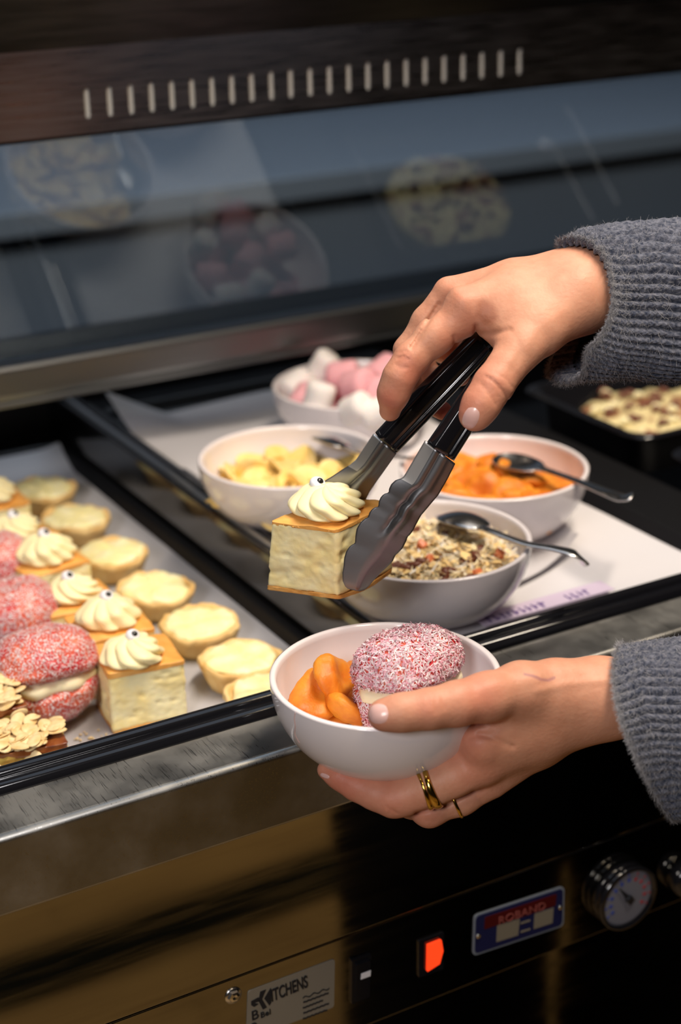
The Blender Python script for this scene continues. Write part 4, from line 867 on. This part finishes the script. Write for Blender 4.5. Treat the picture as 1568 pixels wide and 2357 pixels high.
def skin_cols(px, py, d, red, marks):
    n = len(px); base = np.tile(np.array([.72, .405, .275]), (n, 1)); p3 = np.stack([px, py, d*3000], -1)
    base *= (1 + .035*noise3(p3, .02, 3, 3))[:, None]
    for (x, y, r, a, c) in red:
        w_ = a*np.exp(-((px-x)**2 + (py-y)**2)/r**2); base = base*(1-w_[:, None]) + np.array(c)*w_[:, None]
    for pl, wd, a, c, dm in marks:
        pl = np.array(pl, float); best = np.full(n, 1e9)
        for u, b in zip(pl[:-1], pl[1:]):
            ab = b-u; t = np.clip(((px-u[0])*ab[0] + (py-u[1])*ab[1])/max(ab @ ab, 1e-9), 0, 1); best = np.minimum(best, np.hypot(px-u[0]-t*ab[0], py-u[1]-t*ab[1]))
        w_ = a*np.clip(1.6 - best/wd, 0, 1)*(d < dm); base = base*(1-w_[:, None]) + np.array(c)*w_[:, None]
    return base
RED = (.66, .19, .13)
# upper hand (right hand, palm down over the tongs)
up_prims = [
 (.004, .000, [(1640,720,.935,62), (1500,690,.930,66), (1400,662,.925,70), (1340,668,.922,72)]),
 (.004, .012, [(1500,700,.940,60), (1390,672,.940,62)]),
 (.006, .022, [(1350,665,.918,66), (1180,690,.908,62), (1075,706,.902,44)]),          # index metacarpal
 (.006, .022, [(1360,650,.932,60), (1180,655,.930,50), (1034,673,.930,36)]),          # middle
 (.006, .022, [(1360,665,.945,58), (1180,680,.952,46), (1036,705,.958,31)]),          # ring
 (.006, .010, [(1360,690,.950,54), (1190,710,.965,42), (1060,745,.980,28)]),          # little
 (.006, .022, [(1330,698,.905,56), (1240,762,.895,56), (1196,806,.887,46)]),          # thumb metacarpal
 (.006, .014, [(1130,722,.905,44), (1176,764,.898,42)]),                              # web
 (.005, .006, [(1068,712,.902,45), (1052,738,.903,40), (1000,775,.903,41), (946,828,.902,37), (920,868,.902,36), (906,905,.905,34), (898,945,.914,25)]),   # index
 (.004, .0015, [(1034,673,.930,35), (980,738,.934,30), (937,806,.938,29), (940,860,.950,25), (965,915,.965,24), (1018,945,.962,22)]),   # middle
 (.004, .0015, [(1036,705,.958,30), (965,800,.985,27), (990,870,.990,24), (1060,866,.972,23)]),      # ring
 (.004, .0015, [(1060,745,.980,27), (1020,810,1.0,23), (1070,838,.990,21), (1105,815,.975,18)]),     # little
 (.005, .006, [(1200,800,.887,47), (1165,846,.882,42), (1136,886,.878,44), (1108,930,.876,41), (1094,955,.876,38)]),   # thumb
]
G_ = .0010
up_cr = [([(1118,866),(1140,880),(1162,905),(1170,925)], 3, G_*.55, .89), ([(1128,872),(1150,892),(1166,912)], 3, G_*.4, .89), ([(1108,884),(1125,905),(1140,930)], 3.5, G_*.4, .89), ([(1140,858),(1165,872),(1180,892)], 3, G_*.3, .89),
 ([(922,812),(934,806),(943,816)], 3, G_*.5, .92), ([(916,824),(930,820),(942,828)], 3, G_*.5, .92), ([(912,840),(924,848),(936,846)], 3, G_*.5, .92), ([(945,798),(952,812)], 3, G_*.3, .92),
 ([(1096,752),(1096,775)], 5, G_*1.6, .93), ([(1045,775),(1048,800)], 4, G_*.9, .93), ([(1096,768),(1140,768),(1175,760)], 7, G_*.8, .905),
 ([(1062,690),(1045,665)], 16, -G_*.9, .93), ([(1010,700),(975,758),(948,800)], 5, G_*1.6, .96),
 ([(1340,640),(1200,662),(1090,684)], 12, -G_*.25, .93), ([(1300,715),(1235,760),(1210,800)], 12, -G_*.25, .91), ([(1185,770),(1200,810),(1180,850)], 8, G_*.3, .89)]
lo = ((855-CX)/F_PX*.90, -(1010-CY)/F_PX*.87 - .012, .845); hi = ((1640-CX)/F_PX*.93, -(565-CY)/F_PX*1.01, 1.012)
Wu, Qu, pxu, pyu, du = px_field((lo[0]-.002, (CY-1015)/F_PX*.90-.004, .855), ((1645-CX)/F_PX*.93, (CY-560)/F_PX*.95+.012, 1.018), .00085, up_prims, up_cr)
colu = skin_cols(pxu, pyu, du, [(890,925,36,.60,RED), (950,865,42,.45,RED), (1075,940,44,.45,RED), (1100,860,50,.25,RED), (1015,945,28,.75,(.70,.16,.14)), (930,825,24,.30,RED), (1060,700,60,.22,RED), (1040,790,40,.25,RED), (1150,890,40,.22,RED), (1100,760,40,.18,RED), (1200,690,120,.12,(.80,.50,.34))],
   [([(1112,703),(1126,712),(1132,726),(1122,732),(1112,718)], 13, .62, (.42,.16,.09), .93), ([(1120,742),(1148,758)], 7, .3, (.45,.20,.10), .93)])
# lower hand (left hand, palm up under the bowl)
lw_prims = [
 (.004, .000, [(1650,1685,.900,70), (1520,1640,.890,76), (1440,1608,.883,80), (1370,1604,.877,80)]),
 (.006, .012, [(1390,1598,.874,74), (1280,1592,.868,72), (1200,1588,.858,62), (1115,1606,.846,53)]),     # thumb metacarpal
 (.006, .012, [(1380,1615,.880,74), (1240,1655,.872,66), (1112,1706,.864,50)]),                          # index metacarpal
 (.006, .012, [(1370,1615,.884,72), (1240,1690,.878,60), (1112,1756,.874,48)]),                          # middle
 (.006, .010, [(1345,1632,.892,58), (1240,1712,.890,50), (1130,1796,.888,42)]),                          # ring
 (.006, .010, [(1345,1640,.905,52), (1240,1712,.905,46), (1160,1775,.908,36)]),                          # little
 (.006, .006, [(1122,1604,.846,54), (1050,1620,.838,48), (985,1632,.833,43), (925,1640,.831,40), (884,1646,.831,38)]),   # thumb
 (.005, .002, [(1112,1706,.864,48), (1060,1745,.885,36), (975,1790,.910,31), (900,1808,.925,27)]),                        # index under the bowl
 (.005, .004, [(1112,1756,.874,48), (1050,1786,.874,47), (985,1812,.875,46), (935,1830,.877,42), (905,1838,.878,40), (862,1824,.881,36), (820,1806,.884,33), (782,1787,.886,27), (752,1772,.888,22)]),  # middle
 (.005, .0006, [(1130,1796,.888,42), (1060,1836,.889,38), (988,1864,.888,37), (945,1850,.902,30), (890,1838,.915,25)]),  # ring
 (.005, .0015, [(1160,1775,.908,36), (1090,1815,.918,28), (1030,1835,.930,25), (970,1835,.940,22)]),                     # little
]
lw_cr = [([(1000,1606),(1006,1640)], 4, G_*.35, .85), ([(985,1600),(988,1625)], 3.5, G_*.35, .85), ([(1018,1602),(1024,1630)], 4, G_*.25, .85), ([(1180,1718),(1150,1705),(1105,1690)], 6, G_*1.1, .88), ([(1130,1690),(1085,1695)], 8, G_*.8, .88),
 ([(900,1862),(915,1872)], 3, G_*.6, .89), ([(890,1855),(898,1872)], 3, G_*.5, .89), ([(985,1888),(1000,1893)], 3, G_*.5, .90), ([(1095,1830),(1110,1845)], 4, G_*.5, .9),
 ([(1190,1640),(1180,1700)], 30, G_*.5, .87), ([(1090,1822),(1030,1853),(958,1872)], 4, G_*1.3, .91), ([(1120,1580),(1240,1560)], 18, -G_*.6, .87), ([(1440,1560),(1300,1575),(1240,1590)], 10, -G_*.6, .89)]
Wl, Ql, pxl, pyl, dl = px_field(((725-CX)/F_PX*.89-.004, (CY-1905)/F_PX*.92-.004, .800), ((1655-CX)/F_PX*.90, (CY-1505)/F_PX*.85+.006, .965), .00085, lw_prims, lw_cr)
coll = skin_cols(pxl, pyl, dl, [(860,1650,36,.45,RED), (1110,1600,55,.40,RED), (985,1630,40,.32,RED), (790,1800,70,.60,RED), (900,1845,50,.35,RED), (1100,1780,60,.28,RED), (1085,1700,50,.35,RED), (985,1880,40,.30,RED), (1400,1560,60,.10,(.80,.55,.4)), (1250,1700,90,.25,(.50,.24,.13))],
   [([(1208,1552),(1228,1556),(1246,1564),(1262,1566),(1276,1560)], 3.0, .55, (.28,.13,.20), .88)])
person = thing('person', 'person in a grey knitted sweater and black trousers, holding tongs and a white bowl', 'person', (.90, .30, ZF))
# rest of the body, standing to the right of the view
def world_sdf(lo, hi, h, groups):
    xs = [np.arange(lo[i], hi[i], h) for i in range(3)]; g = np.stack(np.meshgrid(*xs, indexing='ij'), -1).astype(np.float32); D = None
    for kin, kout, pts in groups:
        e = chain(g, pts, kin); D = e if D is None else smin(D, e, kout)
    V, Q = surface_nets(D, np.array(lo), h); return V, Q[:, ::-1]
HL, HR = (.815, .235, -.02), (.985, .315, -.02); SL, SR = (.755, .225, .44), (1.06, .365, .44); NK = (.90, .30, .50)
wrL = tuple(P(1640, 1662, .893)); wrR = tuple(P(1635, 718, .934)); ELB = (.80, .47, .10); ERB = (.92, .60, .26)
legs = [(.02, .03, [(*HL, .100), (.800, .24, -.45, .078), (.80, .25, -.78, .050), (.80, .26, -.87, .042)]), (.02, .03, [(*HR, .100), (1.035, .30, -.45, .068), (1.06, .30, -.78, .045), (1.06, .31, -.87, .040)])]
feet = [(.02, .02, [(.80, .25, -.885, .032), (.77, .36, -.895, .024)]), (.02, .02, [(1.06, .30, -.885, .032), (1.03, .41, -.895, .024)])]
torso = [(.03, .04, [(.90, .28, -.02, .110), (.90, .275, .16, .100), (.90, .285, .36, .115)]), (.03, .06, [(.82, .25, .36, .085), (.98, .32, .36, .085)]), (.03, .05, [(SL[0], SL[1], SL[2], .05), (SR[0], SR[1], SR[2], .05)])]
armsb = [(.02, .02, [(*SL, .048), (*ELB, .038), (*wrL, .027)]), (.02, .02, [(*SR, .048), (*ERB, .038), (*wrR, .027)])]
neck = [(.02, .03, [(.90, .29, .44, .055), (.893, .31, .55, .050)])]
HD = np.array([.885, .335, .66])
headg = [(.02, .03, [(HD[0], HD[1]-.015, HD[2]+.02, .085), (HD[0]-.004, HD[1]+.02, HD[2]-.02, .070)]), (.01, .02, [(HD[0]-.008, HD[1]+.035, HD[2]-.065, .042), (HD[0]-.012, HD[1]+.055, HD[2]-.085, .022)]),
  (.004, .012, [(HD[0]-.014, HD[1]+.088, HD[2]+.005, .007), (HD[0]-.019, HD[1]+.108, HD[2]-.022, .010)]), (.003, .006, [(HD[0]-.040, HD[1]+.083, HD[2]-.052, .007), (HD[0]+.010, HD[1]+.090, HD[2]-.052, .007)]),
  (.003, .006, [(HD[0]-.088, HD[1]-.005, HD[2]+.0, .014), (HD[0]-.085, HD[1]-.0, HD[2]-.03, .009)]), (.003, .006, [(HD[0]+.086, HD[1]+.015, HD[2]+.0, .014), (HD[0]+.082, HD[1]+.018, HD[2]-.03, .009)])]
Vb, Qb = world_sdf((.55, .10, -.92), (1.20, .75, .80), .010, torso + legs + feet + armsb + neck + headg)
parts = [(Wu, Qu.tolist()), (Wl, Ql.tolist()), (Vb, Qb.tolist())]; V, Fc = merge(parts)
body = mesh('body', V, Fc, M['skin'], person, cols=np.vstack([colu, coll, np.tile([.70, .40, .27], (len(Vb), 1))]))
def offs(gs, k): return [(a, b, [(p[0], p[1], p[2], p[3]+k) for p in pts]) for a, b, pts in gs]
V, Q = world_sdf((.55, .08, -.90), (1.22, .50, .10), .010, [(a, b, [(p[0], p[1], p[2], p[3]+(.016 if p[2] > -.3 else .040 if p[2] > -.6 else .066)) for p in pts]) for a, b, pts in legs] + [(.02, .05, [(.90, .28, -.02, .122), (.90, .28, .04, .118)])])
mesh('trousers', V, Q.tolist(), M['trouser'], person)
V, Q = world_sdf((.55, .08, -.12), (1.22, .78, .56), .010, offs(torso, .016) + [(.02, .02, [(*SL, .066), (*ELB, .060), tuple(P(1700, 1690, .895)) + (.055,)]), (.02, .02, [(*SR, .066), (*ERB, .060), tuple(P(1700, 715, .935)) + (.050,)])])
mesh('sweater', V, Q.tolist(), M['knit'], person)
V, Q = world_sdf(tuple(HD - [.14, .14, .30]), tuple(HD + [.14, .14, .16]), .009, [(.02, .03, [(HD[0], HD[1]-.03, HD[2]+.03, .092), (HD[0], HD[1]-.05, HD[2]-.05, .075), (HD[0], HD[1]-.06, HD[2]-.16, .05)])])
mesh('hair', V, Q.tolist(), M['hair'], person)
for k, s_ in enumerate((-1, 1)):
    v, f = ico(3); c = HD + [-.012 + s_*.031, .086 - (.006 if s_ < 0 else 0), .012]; e = mesh('eyeball', v*.0115 + c, f, M['eye'], person); mesh('iris', v*[.005, .003, .005] + c + [-.001, .0105, 0], f, M['pupil'], e)
# fingernails laid on the finger surface
def bvh(W, Q): return BVHTree.FromPolygons([Vector(v) for v in W], [tuple(q) for q in Q])
def nail(W, Q, cxp, cyp, la, wa, ang, lift=.00035):
    B = bvh(W, Q); n = 15; G = []; ca, sa = math.cos(ang), math.sin(ang)
    for i in np.linspace(-1, 1, n):
        row = []
        for j in np.linspace(-1, 1, n):
            a = i*math.sqrt(1 - j*j*.42); b = j*math.sqrt(1 - i*i*.42)
            px = cxp + (a*la*ca - b*wa*sa); py = cyp + (a*la*sa + b*wa*ca); o = Vector(CAM); dr = (Vector(P(px, py, 1.0)) - o).normalized(); h = B.ray_cast(o, dr)
            if h[0] is None: h = (Vector(P(px, py, .87)), Vector(RW[:, 2]))
            k = 1 - max(abs(i), abs(j))**4; row.append(np.array(h[0]) + np.array(h[1])*(lift*(.1 + .9*k)) )
        G.append(row)
    return mesh('fingernail', *loft(np.array(G)[:, ::-1], False), M['nail'], person)
nail(Wu, Qu, 1084, 962, 25, 18, math.radians(112))
nail(Wl, Ql, 872, 1643, 22, 23, math.radians(178))
nail(Wl, Ql, 748, 1786, 11, 5, math.radians(200))
# rings
RB = bvh(Wl, Ql)
def ring_on(c, axis, tr, wv, label, ph0=0, n=110, rmax=.017, fat=1.0):
    ax = np.array(axis, float); ax /= np.linalg.norm(ax); u = np.cross(ax, RW[:, 2]); u /= np.linalg.norm(u); v = np.cross(ax, u); C0 = np.array(c); rs = []
    th = np.linspace(0, 2*np.pi, n, endpoint=False)
    for t in th:                                    # finger surface around its axis
        rad = math.cos(t)*u + math.sin(t)*v; h = RB.ray_cast(Vector(C0), Vector(rad), rmax); rs.append(h[3] if h[0] is not None else np.nan)
    rs = np.array(rs); md = np.nanmedian(rs); rs = np.where(np.isnan(rs), md, np.minimum(rs, md*1.12)); k = np.ones(13)/13; rs = np.convolve(np.r_[rs[-6:], rs, rs[:6]], k, 'valid')
    R = []; ph = np.linspace(0, 2*np.pi, 12, endpoint=False)
    for t, r_ in zip(th, rs):
        rad = math.cos(t)*u + math.sin(t)*v; w_ = tr*(1 + .25*math.sin(2*t + ph0)*fat); ce = C0 + (r_ + tr*.30)*rad + ax*wv*math.sin(2*t + ph0)
        R.append([ce + np.cos(p)*rad*tr*.55 + np.sin(p)*ax*w_ for p in ph])
    R.append(R[0]); o = mesh('ring', *loft(np.array(R), True, (False, False)), M['gold'], person); tag(o, label); return o
fa = P(935, 1832, .877) - P(1050, 1786, .874); fa /= np.linalg.norm(fa); c1 = P(994, 1808, .8755)
ring_on(c1, fa, .0019, .0005, 'wide wavy gold ring'); ring_on(c1 + fa*.0036, fa, .0012, .0008, 'slim wavy gold ring', .9)
fb = P(988, 1864, .889) - P(1100, 1814, .8885); ring_on(P(1046, 1841, .889), fb, .0009, 0, 'thin gold ring', fat=0)
# sleeves: ribbed knit tubes with an open cuff
def sleeve(loops, ribs, seed, label=None):
    loops = loops + [[(x + 200, y + (1680 - y)*.12*(y > 1300), d + .004) for x, y, d in loops[-1]]]   # tucked under the sweater arm
    n = 640; K = []
    for lp_ in loops:
        p = np.array([P(*q) for q in lp_]); K.append(catmull(p, n, True))
    K = np.array(K); m2 = 150; s = np.linspace(0, len(K)-1, m2)**1.0; i = np.minimum(s.astype(int), len(K)-2); u = (s-i)[:, None, None]
    R = K[i]*(1-u) + K[i+1]*u; c = R.mean(1, keepdims=True); dr = R - c; dr /= np.linalg.norm(dr, axis=2, keepdims=True)
    a = np.linspace(0, 2*np.pi, n, endpoint=False)[None, :]; L = np.linspace(0, 1, m2)[:, None]; wob = .35*np.sin(L*9 + seed) + .12*np.sin(L*31)
    rib = np.abs(np.sin((a*ribs)/2 + wob))**.7; st = np.sin(L*150 + 2.2*np.cos(a*ribs + wob*2)); big = noise3(R, 26, seed, 3)
    R = R + dr*((.0028*rib + .00035*st*rib + .0022*big)[..., None]); R[0] += .0006*noise3(R[0], 500, 5, 2)[:, None]*dr[0]
    inner = [R[0] - dr[0]*.0028, R[6] - dr[6]*.0034, R[30] - dr[30]*.004]; R2 = np.concatenate([np.array(inner)[::-1], (R[0] - dr[0]*.0008)[None], R])
    o = mesh('sleeve', *loft(R2, True, (False, False)), M['knit'], person)
    def fn(k, r):
        w_ = r.random(k)**1.5; i_ = (w_*(m2-1)).astype(int); j_ = r.integers(0, n, k); e = r.random(k) < .35; i_[e] = 0; return R[i_, j_], dr[i_, j_]
    flakes('wool_fuzz', fn, 11000, .0050, .00013, o, seed, M['fuzz'], [(1, 1, 1)], lift=.0006, stand=.9); o.children[0].location = tuple(-ORG[o.name]) ; return o
sleeve([[(1288,577,.922),(1318,566,.912),(1352,574,.904),(1388,606,.895),(1404,655,.889),(1408,700,.887),(1396,745,.886),(1372,780,.886),(1350,805,.887),(1346,835,.892),(1335,862,.902),(1300,878,.915),(1270,862,.930),(1268,835,.945),(1290,790,.958),(1312,735,.968),(1310,665,.966),(1296,610,.950)],
        [(1320,550,.930),(1360,540,.915),(1410,560,.902),(1440,610,.893),(1452,660,.889),(1455,710,.888),(1448,760,.888),(1436,800,.889),(1425,830,.892),(1412,850,.897),(1390,868,.906),(1360,872,.920),(1335,860,.935),(1330,830,.950),(1345,780,.964),(1358,720,.970),(1350,650,.968),(1330,590,.952)],
        [(1400,525,.935),(1450,518,.920),(1500,545,.905),(1525,600,.895),(1535,660,.892),(1538,710,.891),(1532,765,.892),(1522,810,.894),(1508,840,.898),(1490,856,.905),(1465,862,.915),(1440,860,.928),(1420,842,.942),(1412,805,.956),(1415,755,.968),(1425,700,.973),(1420,630,.968),(1405,565,.952)],
        [(1560,512,.938),(1620,510,.925),(1680,545,.912),(1705,610,.902),(1715,670,.898),(1718,720,.898),(1712,775,.900),(1700,820,.903),(1680,850,.908),(1655,862,.916),(1620,866,.926),(1590,862,.938),(1570,838,.950),(1560,800,.962),(1560,750,.972),(1565,690,.977),(1562,620,.970),(1555,555,.954)]], 46, 11)
sleeve([[(1424,1492,0.872),(1418,1560,0.854),(1428,1630,0.844),(1445,1690,0.842),(1470,1750,0.844),(1500,1810,0.850),(1530,1862,0.860),(1552,1880,0.872),(1558,1850,0.900),(1545,1780,0.918),(1520,1700,0.930),(1490,1620,0.932),(1462,1545,0.920),(1440,1500,0.902)],
        [(1480,1483,0.877),(1478,1540,0.856),(1488,1610,0.845),(1505,1680,0.842),(1530,1745,0.844),(1555,1805,0.850),(1580,1860,0.860),(1602,1885,0.874),(1612,1850,0.903),(1600,1780,0.922),(1578,1700,0.934),(1550,1620,0.936),(1520,1540,0.924),(1500,1495,0.905)],
        [(1570,1478,0.890),(1570,1535,0.860),(1580,1605,0.848),(1598,1680,0.844),(1622,1750,0.846),(1648,1815,0.852),(1672,1870,0.862),(1695,1895,0.877),(1705,1860,0.906),(1695,1785,0.925),(1675,1705,0.938),(1645,1620,0.940),(1612,1540,0.928),(1590,1490,0.908)],
        [(1700,1485,0.895),(1705,1545,0.864),(1715,1615,0.852),(1730,1690,0.848),(1755,1755,0.850),(1780,1815,0.856),(1802,1870,0.867),(1820,1890,0.890),(1828,1850,0.910),(1815,1780,0.930),(1795,1705,0.942),(1765,1625,0.944),(1735,1545,0.932),(1712,1497,0.912)]], 50, 12)
